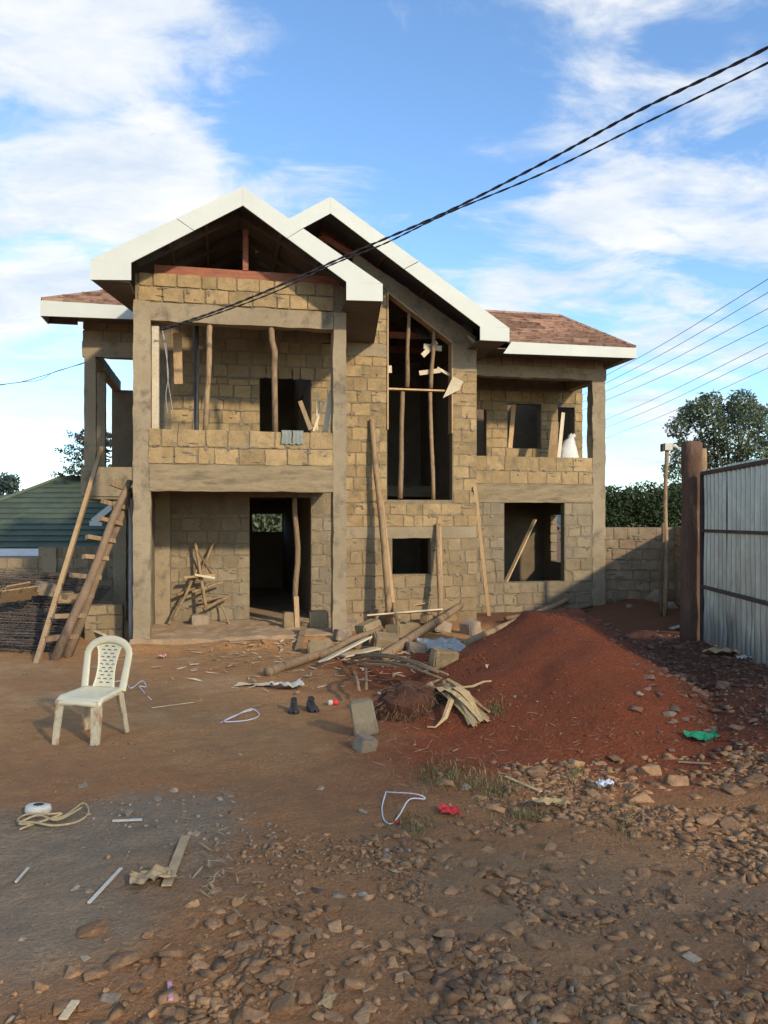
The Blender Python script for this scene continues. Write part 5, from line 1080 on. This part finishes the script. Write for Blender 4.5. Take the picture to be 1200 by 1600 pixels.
# pebbles and grit: too many to count
def grit():
    g = np.random.default_rng(5); base = []
    for i in range(12):
        me = rock_mesh(300 + i, 1); base.append((np.array([v.co[:] for v in me.vertices]), np.array([p.vertices[:] for p in me.polygons])))
    for nm, mat, n, fn in (('pebbles', 'rock', 9000, 0), ('grey_pebbles', 'rock_grey', 1500, 1), ('bank_rubble', 'rock_red', 3200, 2), ('slope_rubble', 'rock', 4600, 3), ('soil_clods', 'clod_red', 1500, 4), ('grit', 'rock', 14000, 5)):
        V, Fc, off, cnt = [], [], 0, 0
        NN = 90000
        if fn == 2: XX, YY = g.uniform(2.3, 4.35, NN), g.uniform(4.6, 11.5, NN)
        elif fn == 4: XX, YY = g.uniform(-.2, 4.0, NN), g.uniform(5.8, 12.0, NN)
        elif fn == 5: YY = 1.7 + 8 * g.random(NN) ** 1.7; XX = g.uniform(-1, 1, NN) * (.54 * YY + .2)
        elif fn == 3: YY = g.uniform(1.9, 6.3, NN); XX = g.uniform(-.52, .54, NN) * YY
        else: YY = 1.7 + 11 * g.random(NN) ** 2.0; XX = g.uniform(-1, 1, NN) * (.56 * YY + .3)
        KK = (.5 + fnoise(XX, YY, .8, 31) + .7 * fnoise(XX, YY, .3, 32)).tolist(); XX = XX.tolist(); YY = YY.tolist(); it = -1
        while cnt < n and it < NN - 1:
            it += 1; x, y, k = XX[it], YY[it], KK[it]
            if fn == 0:
                dens = ss1(.35, .95, k) * (1.0 if y < 4.9 + .5 * x else .10) * (1.0 if x > -.8 - .2 * (4.2 - y) or y < 2.9 else .22)
                if y > 7: dens *= .4
            elif fn == 1: dens = ss1(.5, 1.0, k) * (1 if y < 5.5 else .2)
            elif fn == 3:
                sl = ss1(.3, 1.0, x + .5 * (k - .5)) * ss1(3.7, 4.2, y + .4 * (k - .5)) * (1 - ss1(5.6, 6.3, y - .25 * x)) * .55
                c1 = math.exp(-((x + .42) / .45) ** 2 - ((y - 2.85) / .5) ** 2); c2 = math.exp(-((x - .3) / .4) ** 2 - ((y - 2.8) / .5) ** 2); c3 = math.exp(-((x - .75) / .5) ** 2 - ((y - 3.6) / .5) ** 2)
                dens = (sl + .6 * max(c1, c2, c3) + .10 * ss1(-.6, .2, x) * (1 - ss1(4.6, 5.2, y))) * ss1(.1, .8, k)
            elif fn == 5: dens = .25 + .75 * ss1(.2, .9, k)
            elif fn == 4: dens = (1 - ss1(.7, 1.15, math.hypot((x - 2.05) / 2.0, (y - 9.2) / 3.2))) * ss1(.1, .7, k)
            else: dens = ss1(2.3, 3.2, x + .4 * (k - .5))
            if g.random() > dens: continue
            s = (.006 + .026 * g.random() ** 3) * (1.0 if fn < 2 else 1.9 if fn == 2 else 2.1 if fn == 3 else 1.0 if fn == 4 else .38) * (1 if y < 6 else 1.15)
            v, f = base[g.integers(12)]; a = g.uniform(0, 6.28); ca, sa = math.cos(a), math.sin(a); q = v * np.array([s * 1.15, s * g.uniform(.6, 1), s * (g.uniform(.4, .7) if fn < 2 else g.uniform(.28, .5))])
            q = np.stack([q[:, 0] * ca - q[:, 1] * sa + x, q[:, 0] * sa + q[:, 1] * ca + y, q[:, 2] + gzf(x, y) + s * (.1 if fn < 2 else .02)], 1)
            V.append(q); Fc.append(f + off); off += len(v); cnt += 1
        o = npmesh(nm, np.concatenate(V), np.concatenate(Fc), M[mat]); kind(o, 'stuff'); o['label'] = {'pebbles': 'brown pebbles scattered over the foreground dirt', 'grey_pebbles': 'small grey stone chips scattered over the yard', 'bank_rubble': 'dark rubble covering the bank below the gate', 'grit': 'fine grit and crumbs of soil over the yard', 'soil_clods': 'loose red clods on the soil heap', 'slope_rubble': 'crust of broken brown stones below the red heap'}[nm]; o['category'] = 'pebbles'
grit()
def slivers(name, label, mat, n, fn, size, seed, cat, wd=(.06, .25)):
    g = random.Random(seed); mb = MB(); c = 0
    while c < n:
        px, py = fn(g)
        p = G(px, py); a = g.uniform(0, math.pi); L_ = size * g.uniform(.3, 1.5); w = min(L_ * g.uniform(*wd), .035)
        d_ = Vector((math.cos(a), math.sin(a), g.uniform(-.1, .2))) * L_ / 2; n_ = Vector((-math.sin(a), math.cos(a), g.uniform(-.4, .4))) * w / 2; c_ = p + Vector((0, 0, .016 + L_ * .04)); b_ = n_ * g.uniform(-1.5, 1.5)
        mb.add([c_ - d_ - n_ * g.uniform(0, .6), c_ - d_ * .2 - n_ + b_, c_ + d_ * g.uniform(.7, 1), c_ + d_ * .3 + n_ * g.uniform(.5, 1) + b_, c_ - d_ * g.uniform(.5, .9) + n_], [(0, 1, 2, 3, 4)]); c += 1
    o = kind(mb.build(name, M[mat]), 'stuff'); o['label'] = label; o['category'] = cat; return o
slivers('wood_chips', 'pale wood chips and shavings strewn before the porch', 'chip', 330, lambda g: (g.gauss(440, 95), 1000 + abs(g.gauss(0, 32))), .20, 1, 'wood chips', (.08, .3))
slivers('wood_chips', 'pale splinters strewn among the broken stones by the stair wall', 'chip', 170, lambda g: (g.gauss(600, 50), g.gauss(1025, 22)), .22, 2, 'wood chips', (.08, .3))
slivers('dry_twigs', 'dry twigs and straw scattered round the red heap', 'straw', 420, lambda g: (g.uniform(540, 960), g.gauss(1165, 38)), .10, 3, 'twigs', (.02, .05))
slivers('dry_twigs', 'dry straw scattered over the foreground dirt', 'straw', 330, lambda g: (g.uniform(0, 1200), g.uniform(1200, 1600)), .05, 4, 'twigs', (.03, .08))
slivers('dry_twigs', 'orange bark fibres lying among the foreground rocks', 'straw', 90, lambda g: (g.gauss(350, 26), g.gauss(1362, 30)), .09, 5, 'twigs', (.03, .1))
slivers('debris', 'pale specks of debris on the red heap', 'chip', 160, lambda g: (g.uniform(700, 1000), g.uniform(985, 1150)), .035, 6, 'debris')
# tufts of grass
def grass(label, px, py, rx, ry, n, seed):
    g = random.Random(seed); mb = MB()
    for _ in range(n):
        p = G(px + g.gauss(0, rx), py + g.gauss(0, ry)); h = g.uniform(.012, .05); a = g.uniform(0, 6.28); w = .004; le = g.uniform(.2, .9) * h; d_ = Vector((math.cos(a), math.sin(a), 0)); s = Vector((-d_.y, d_.x, 0)) * w
        mb.add([p - s, p + s, p + d_ * le * .4 + Vector((0, 0, h * .7)) + s * .7, p + d_ * le * .4 + Vector((0, 0, h * .7)) - s * .7, p + d_ * le + Vector((0, 0, h))], [(0, 1, 2, 3), (3, 2, 4)])
    o = kind(mb.build('grass', M['grass']), 'stuff'); o['label'] = label; o['category'] = 'grass'
grass('short grass at the front foot of the red heap', 700, 1213, 28, 12, 620, 1); grass('short grass among the stones below the red heap', 775, 1232, 22, 11, 380, 2); grass('sparse grass by the red scrap', 645, 1290, 18, 9, 150, 3)
grass('small green tuft among stony slope rocks', 898, 1210, 7, 6, 160, 4); grass('grass between the foreground stones', 820, 1275, 22, 6, 190, 5); grass('thin weeds among the stones on the right', 975, 1290, 22, 16, 140, 6); grass('grey green weed on the side of the red heap', 775, 1108, 9, 7, 160, 7)

# ------------------------------------------------------------------ litter and timber in the yard
def gp_(px, py, lift=0.0): return G(px, py, lift)
pole('round_timber', 'peeled round timber lying from the chips towards the rubble', 'timber', gp_(418, 1057, .06), gp_(520, 1022, .08), .075, .06, 'wood', .01)
pole('round_timber', 'forked end timber lying across the heap before the porch', 'timber', gp_(498, 1035, .1), gp_(596, 1002, .24), .055, .045, 'wood', .02)
pole('round_timber', 'thick yellow log lying over the broken stones by the stair wall', 'timber', gp_(598, 1037, .10), gp_(722, 968, .34), .085, .075, 'wood', .012)
pole('round_timber', 'long pale log lying up the side of the red heap', 'timber', gp_(722, 1014, .07), gp_(893, 948, .22), .075, .065, 'wood', .015)
pole('round_timber', 'second log lying behind the long pale one on red heap', 'timber', gp_(790, 975, .12), gp_(925, 953, .10), .05, .045, 'wood_dark', .02)
plank('sawn_batten', 'thin straight batten lying on red soil before the rubble', 'batten', gp_(563, 1040, .03), gp_(680, 1047, .03), .05, .03, 'plank')
plank('sawn_board', 'board lying level among the broken stones at the stair wall', 'board', gp_(572, 985, .3), gp_(690, 978, .35), .12, .03, 'pale_wood', .3)
plank('sawn_board', 'orange new board leaning in the rubble under the small window', 'board', gp_(620, 972, .3), gp_(664, 972, .42), .09, .03, 'plank')
pole('round_timber', 'round stub poking up from the rubble under the small window', 'timber', gp_(622, 985, .1), HV(614, 938, PB - .5), .04, .04, 'wood')
plank('sawn_board', 'short grey board across the timber heap before the porch', 'board', gp_(505, 1045, .12), gp_(575, 1015, .2), .16, .03, 'pale_wood', .3)
plank('sawn_board', 'pale flat board lying beside the forked timber', 'board', gp_(535, 1030, .05), gp_(590, 1018, .06), .18, .03, 'pale_wood')
for i, (x0, y0, x1, y1, lab) in enumerate(((545, 1050, 690, 1084, 'long bent stick running to the root ball, lowest of three'), (550, 1042, 685, 1074, 'long bent stick running to the root ball, middle of three'), (556, 1036, 700, 1078, 'long bent stick running to the root ball, uppermost of three'), (550, 1068, 561, 1102, 'short pale stick standing up by the grey block'), (571, 1062, 572, 1100, 'curved pale stick beside the grey block'))):
    a_, b_ = gp_(x0, y0, .12), gp_(x1, y1, .16); m_ = a_.lerp(b_, .5) + Vector((0, 0, .10)); mb = MB()
    mb.tube([a_, a_.lerp(m_, .5) + Vector((0, 0, .03)), m_, m_.lerp(b_, .5) + Vector((0, 0, .02)), b_], [.022, .02, .018, .016, .013] if i < 3 else .02, 6, .08); tag(mb.build('bent_stick', M['wood'], smooth=True), lab, 'stick')
for i, (px, py, s, rz, mt, lab) in enumerate(((500, 1020, (.42, .26, .22), .15, 'stone_dull', 'squared stone block lying at the right end of porch slab'), (577, 995, (.4, .36, .3), .6, 'stone_dull', 'tilted broken stone leaning at the foot of the stair wall'), (602, 1012, (.42, .34, .24), .2, 'stone_dull', 'large flat broken stone in the rubble before the stair wall'), (620, 996, (.34, .3, .26), 1.0, 'stone_dull', 'angular stone behind the thick yellow log'),
        (650, 1018, (.3, .22, .16), .3, 'rock_grey', 'small stone under the end of the pale sheet'), (612, 975, (.3, .26, .3), .5, 'stone', 'yellow stone block tilted in the rubble'), (560, 1010, (.3, .24, .2), .9, 'stone_dull', 'broken stone half under the forked timber'), (640, 990, (.3, .26, .24), .4, 'stone_dull', 'stone wedged beneath the thick yellow log'), (690, 988, (.34, .28, .24), .2, 'rock_grey', 'dark stone behind the pale sheet'),
        (735, 990, (.34, .3, .26), .7, 'rock_grey', 'dark stone between the sheet and the long log'), (535, 1000, (.3, .2, .2), .5, 'rock_grey', 'dark stone in front of the column foot'), (548, 985, (.26, .24, .22), .2, 'rock_grey', 'dark stone against the stair wall corner'), (668, 975, (.3, .22, .22), .9, 'stone_dull', 'stone at the wall under the small window'))):
    p = gp_(px, py); block(lab, (p.x, p.y, p.z + s[2] * .4), s, rz, mt, (rng.uniform(-.3, .3), rng.uniform(-.3, .3)), 'rubble_stone', cat='stone')
p = gp_(693, 1040); block('yellow squared stone lying alone on the red soil', (p.x, p.y, p.z + .09), (.30, .2, .2), .3, 'stone', (.1, .1))
p = gp_(568, 1147); block('grey concrete block standing on end beside the root ball', (p.x, p.y, p.z + .15), (.215, .15, .33), .12, 'concrete', (-.12, -.16), 'concrete_block')
p = gp_(571, 1172); block('squared grey stone lying before the concrete block', (p.x, p.y, p.z + .05), (.17, .13, .13), .7, 'rock_grey', (.2, .2), 'rubble_stone', cat='stone')
# crumpled pale sheet
def crumple(name, label, cat, px, py, w, h, mat, seed, amp=.05, rz=0.0, lift=.03, n=16, tilt=0.0):
    p = gp_(px, py); vs, fs = [], []
    for j in range(n + 1):
        for i in range(n + 1):
            x, y = (i / n - .5) * w, (j / n - .5) * h; q = Vector((x * 4 / max(w, h), y * 4 / max(w, h), seed)); e = 1 + .22 * mnoise.noise(q * 1.1 + Vector((5, 5, 5)))
            X, Y = x * e * math.cos(rz) - y * e * math.sin(rz), x * e * math.sin(rz) + y * e * math.cos(rz)
            vs.append((X, Y, max(gzf(p.x + X, p.y + Y) - p.z, -.2) + lift + amp * (mnoise.noise(q * 1.3) + .5 * abs(mnoise.noise(q * 2.6)) + .25 * mnoise.noise(q * 6)) + y * tilt))
    fs = [(j * (n + 1) + i, j * (n + 1) + i + 1, (j + 1) * (n + 1) + i + 1, (j + 1) * (n + 1) + i) for j in range(n) for i in range(n)]
    return tag(mk(name, vs, fs, M[mat], None, mat not in ('sheet',), p), label, cat)
crumple('metal_sheet', 'bent pale metal sheet lying on the red heap by the rubble', 'sheet', 690, 1015, .75, .55, 'sheet', 2, .07, .2, .07, tilt=.2)
crumple('paper_bag', 'torn pale cement bag lying on the wood chips', 'bag', 448, 1077, .38, .28, 'white_plastic', 4, .05, .3, .05); crumple('paper_scrap', 'thin pale paper scraps beside the torn bag', 'paper', 400, 1072, .5, .2, 'chip', 5, .02, .1, .02)
crumple('red_cloth', 'bright red rag lying among the foreground stones', 'rag', 702, 1271, .13, .15, 'red', 6, .02, .1, .03); crumple('red_scrap', 'tiny red scrap beside the white string loop', 'rag', 622, 1288, .05, .04, 'red', 7, .01, .2, .015)
crumple('green_net', 'crumpled green netting on the dark rubble', 'netting', 1096, 1158, .26, .13, 'green', 8, .03, .05, .04)
crumple('plastic_bag', 'small pale blue plastic scrap under the bent sticks', 'plastic', 600, 1090, .16, .12, 'sheet', 9, .03, .2, .05); crumple('dry_bark', 'brown dry leaf sheath on the grey dirt', 'leaf', 236, 1375, .20, .14, 'straw', 10, .03, .5, .03)
crumple('dry_leaf', 'pale crumpled dry leaf among stones below the red heap', 'leaf', 860, 1265, .22, .09, 'dry_leaf', 11, .03, .1, .05); crumple('paper_scrap', 'pale yellow paper scrap among the foreground rocks', 'paper', 513, 1566, .05, .075, 'dry_leaf', 12, .006, -.3, .012)
crumple('white_scrap', 'white paper scrap at the foot of the gate', 'paper', 1165, 1033, .16, .12, 'white_plastic', 13, .03, .2, .05); crumple('white_scrap', 'pale scrap of sheet beside the log gate post foot', 'paper', 1055, 985, .22, .14, 'sheet', 14, .04, .2, .05); crumple('orange_scrap', 'orange rag lying under the gate bottom', 'rag', 1128, 1023, .4, .16, 'plank', 15, .04, -.4, .05)
crumple('white_net', 'knot of pale string among the slope stones', 'string', 944, 1235, .13, .09, 'string', 16, .04, .3, .05)
for x0, y0, x1, y1, w, mt, lab in ((139, 1415, 189, 1361, .016, 'white_plastic', 'long white splinter lying on the grey dirt'), (25, 1382, 44, 1360, .012, 'white_plastic', 'short white splinter lying on the grey dirt'), (260, 1388, 290, 1310, .05, 'straw', 'strip of split brown bark lying on the dirt'), (265, 1540, 267, 1568, .017, 'pink', 'pale pink plastic strip among the foreground dirt'), (176, 1286, 222, 1284, .02, 'white_plastic', 'pale greenish plastic strip beside the rope'),
                             (98, 1598, 118, 1570, .03, 'chip', 'pale wood strip at the left foreground'), (845, 1240, 790, 1216, .03, 'dry_leaf', 'curved yellow stalk lying below the red heap'), (237, 1108, 304, 1099, .012, 'chip', 'thin pale cane lying right of the chair'), (1060, 1193, 1110, 1196, .02, 'chip', 'pale stick lying on the stony slope')):
    a_, b_ = gp_(x0, y0, .014), gp_(x1, y1, .014); plank('litter_strip', lab, 'scrap', a_, b_, w, .008, mt)
def loop(name, label, pts, r, mat, cat, n=50):
    o = cable(name, label, [gp_(a, b, r + c) for a, b, c in pts], r, mat, n=n); o['category'] = cat; return o
loop('string_loop', 'white plastic string loop lying below the red heap', [(602, 1243, .02), (650, 1251, .04), (664, 1254, .02), (640, 1262, .05), (625, 1278, .02), (612, 1288, .0), (600, 1282, .0), (597, 1262, .0), (603, 1246, .03)], .0045, 'string', 'string')
loop('string_loop', 'white string tangle lying on the ochre dirt near the shoes', [(345, 1130, .0), (365, 1124, .02), (392, 1113, .03), (405, 1118, .0), (388, 1126, .0), (350, 1130, .01), (372, 1120, .02), (398, 1112, .02)], .006, 'string', 'string')
loop('string_loop', 'white string lying on the ground behind the chair', [(98, 1086, 0), (130, 1080, .02), (190, 1068, .03), (204, 1076, .0), (222, 1068, .03), (228, 1074, .0), (218, 1076, .02), (236, 1094, 0)], .006, 'string', 'string')
loop('rope_coil', 'coil of sisal rope lying on the grey dirt', [(30, 1298, 0), (70, 1288, .02), (100, 1282, .02), (130, 1264, .03), (138, 1272, .0), (120, 1286, .0), (85, 1297, .02), (55, 1295, .03), (28, 1290, .02), (40, 1280, .02), (75, 1284, .04), (96, 1281, .03), (60, 1292, .02), (30, 1294, .02), (60, 1283, .03), (90, 1288, .02), (128, 1268, .02)], .007, 'rope', 'rope', 110)
wc = thing('crushed_container', 'crushed white plastic container with a dark opening beside the rope', 'container', gp_(58, 1272)); mb = MB(); pr = [(.0, .055), (.03, .068), (.055, .062), (.06, .045)]
cv, cf = [], []
for j, (h_, r_) in enumerate(pr):
    for k in range(12): w = 2 * math.pi * k / 12; q = r_ * (1 + .12 * math.sin(3 * w + 1)); cv.append((math.cos(w) * q * 1.25, math.sin(w) * q * .9, h_))
    if j: cf += [((j - 1) * 12 + k, (j - 1) * 12 + (k + 1) % 12, j * 12 + (k + 1) % 12, j * 12 + k) for k in range(12)]
cf.append(tuple(range(36, 48))); mk('shell', cv, cf, M['white_plastic'], wc, True); mk('opening', [(math.cos(2 * math.pi * k / 8) * .035 + .01, math.sin(2 * math.pi * k / 8) * .025, .063) for k in range(8)], [tuple(range(8))], M['dark'], wc)  # flat dark disc painted for the shaded inside
# drink can, pink wrapper
can = thing('drink_can', 'crushed red and white drink can beside the shoes', 'can', gp_(520, 1102, .03)); can.rotation_euler = (0, 0, .3)
MB().tube([(-.055, 0, 0), (-.05, 0, 0), (-.005, 0, .003)], [.026, .032, .031], 14).build('lower_half', M['white_plastic'], can, True); MB().tube([(-.005, 0, .003), (.05, 0, 0), (.056, 0, 0)], [.0312, .032, .026], 14).build('upper_half', M['red'], can, True)
crumple('wrapper', 'crumpled pink wrapper lying before the porch slab', 'wrapper', 254, 1030, .13, .12, 'pink', 18, .05, .2, .05)
# the pair of shoes
def shoe(label, px, py, rz):
    t = thing('shoe', label, 'shoe', gp_(px, py), rz, None); L_ = .30
    prof = [(0, .030, .065), (.05, .040, .085), (.16, .040, .088), (.28, .038, .082), (.42, .042, .07), (.6, .052, .055), (.78, .056, .045), (.9, .048, .036), (.98, .028, .026), (1, .010, .02)]
    vs, fs = [], []; K = 12
    for f, w, h in prof:
        for k in range(K):
            a = math.pi * k / (K - 1); vs.append((math.cos(a) * w, -L_ / 2 + L_ * f, .022 + math.sin(a) ** .8 * h))
    fs = [(j * K + k, j * K + k + 1, (j + 1) * K + k + 1, (j + 1) * K + k) for j in range(len(prof) - 1) for k in range(K - 1)] + [tuple(range(K))]
    mk('upper', vs, fs, M['leather'], t, True)
    ov = [(math.cos(2 * math.pi * k / 16) * .03, -L_ / 2 + .085 + math.sin(2 * math.pi * k / 16) * .055, .1115 - .012 * math.sin(2 * math.pi * k / 16)) for k in range(16)]
    MB().tube(ov + ov[:1], .007, 6).build('collar', M['leather'], t, True); mk('opening', ov, [tuple(range(16))], M['dark'], t)  # dark disc in place of the shade inside the shoe
    sv = [(w * 1.08 * s, -L_ / 2 + L_ * f * 1.02 - .004, z) for z in (0, .024) for f, w, h in prof for s in (-1, 1)]; n = len(prof); sf_ = []
    for j in range(n - 1):
        for z in (0, 1): a = z * 2 * n + 2 * j; sf_.append((a, a + 1, a + 3, a + 2))
        for s in (0, 1): a = 2 * j + s; sf_.append((a, a + 2, a + 2 + 2 * n, a + 2 * n))
    sf_ += [(0, 1, 2 * n + 1, 2 * n)]; mk('sole', sv, sf_, M['rubber'], t)
    lc = MB()
    for k in range(4): y = -.01 + .022 * k; z = .106 - .009 * k; lc.tube([(-.022, y, z - .006), (0, y + .006, z + .004), (.022, y, z - .006)], .0035, 4)
    kind(lc.build('laces', M['leather'], t), 'stuff')
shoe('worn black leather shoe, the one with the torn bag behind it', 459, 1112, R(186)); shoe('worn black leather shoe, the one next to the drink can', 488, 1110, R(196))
# root ball and bundle of dry leaf sheaths
rb = thing('root_ball', 'dug up root ball with tangled fine roots on the red soil', 'roots', gp_(640, 1120)); ct = Vector((0, 0, .0))
me = rock_mesh(900, 3); me.materials.append(M['clod']); cl = inst('soil_lump', me, rb, (.02, .12, .06), (.1, .2, .4), (.36, .32, .27)); g_ = random.Random(4); mb = MB()
for _ in range(260):
    an = g_.uniform(0, 6.28); el = g_.uniform(.05, 1.2); d_ = Vector((math.cos(an) * math.cos(el), -abs(math.sin(an)) * math.cos(el) * .9 if g_.random() < .75 else math.sin(an) * math.cos(el), math.sin(el)))
    s_ = Vector((.02, .12, .04)) + Vector((d_.x * .33, d_.y * .29, d_.z * .24)); L_ = g_.uniform(.08, .30); p, pts = s_, [s_]; dr = (d_ + Vector((g_.gauss(0, .5), g_.gauss(0, .5), -.2))).normalized()
    for k in range(6):
        dr = (dr + Vector((g_.gauss(0, .35), g_.gauss(0, .35), -.28 + g_.gauss(0, .2)))).normalized(); p = p + dr * L_ / 6; p.z = max(p.z, gzf(rb.location.x + p.x, rb.location.y + p.y) - rb.location.z + .006); pts.append(p.copy())
    mb.tube(pts, [g_.uniform(.003, .006) * (1 - .1 * k) for k in range(7)], 4)
kind(mb.build('root_strands', M['roots'], rb), 'stuff')
db = thing('dry_leaf_bundle', 'bundle of pale dry banana leaf sheaths beside the root ball', 'dry leaves', gp_(690, 1105)); lo_ = Vector(db.location)
ends = [(770, 1126), (766, 1132), (758, 1137), (750, 1141), (743, 1145), (737, 1144), (768, 1121), (760, 1130), (752, 1135), (745, 1139), (763, 1126), (739, 1140), (754, 1130), (748, 1134), (757, 1133), (765, 1123), (742, 1136), (751, 1138)]
def ribbon(mb, pts, w, rg):
    vs, fs = [], []; n = len(pts)
    for i, p in enumerate(pts):
        t_ = (pts[min(i + 1, n - 1)] - pts[max(i - 1, 0)]).normalized(); s_ = t_.cross(Vector((0, 0, 1))).normalized() * w * (.5 + .3 * math.sin(i * 1.1)); u_ = Vector((0, 0, .012))
        vs += [p - s_, p + u_, p + s_]
    for i in range(n - 1): fs += [(3 * i, 3 * i + 1, 3 * i + 4, 3 * i + 3), (3 * i + 1, 3 * i + 2, 3 * i + 5, 3 * i + 4)]
    mb.add(vs, fs)
for i, (ex, ey) in enumerate(ends):
    a_ = gp_(692 + rng.uniform(-12, 14), 1092 + rng.uniform(-8, 8), .07 + .015 * (i % 4)) - lo_; e_ = gp_(ex + rng.uniform(-9, 5), ey + rng.uniform(-7, 3), .02 + .01 * (i % 3)) - lo_; m_ = a_.lerp(e_, .4) + Vector((rng.uniform(-.03, .03), rng.uniform(-.03, .03), .055 + .012 * (i % 5)))
    pts = [a_, a_.lerp(m_, .5) + Vector((0, 0, .035)), m_, m_.lerp(e_, .4) + Vector((0, 0, .012)), m_.lerp(e_, .75), e_]; mb = MB(); ribbon(mb, pts, rng.uniform(.05, .085), rng); mb.build('leaf', M['dry_leaf'], db)
for pts_, w in (([(700, 1085, .16), (722, 1090, .1), (738, 1085, .08), (755, 1078, .08), (768, 1074, .06)], .05), ([(694, 1084, .14), (705, 1110, .1), (695, 1130, .05), (680, 1140, .02), (668, 1138, .01)], .04), ([(690, 1090, .12), (676, 1095, .12), (672, 1085, .12), (690, 1078, .12)], .05)):
    mb = MB(); ribbon(mb, [gp_(a, b, c) - lo_ for a, b, c in pts_], w, rng); mb.build('leaf', M['dry_leaf'], db)
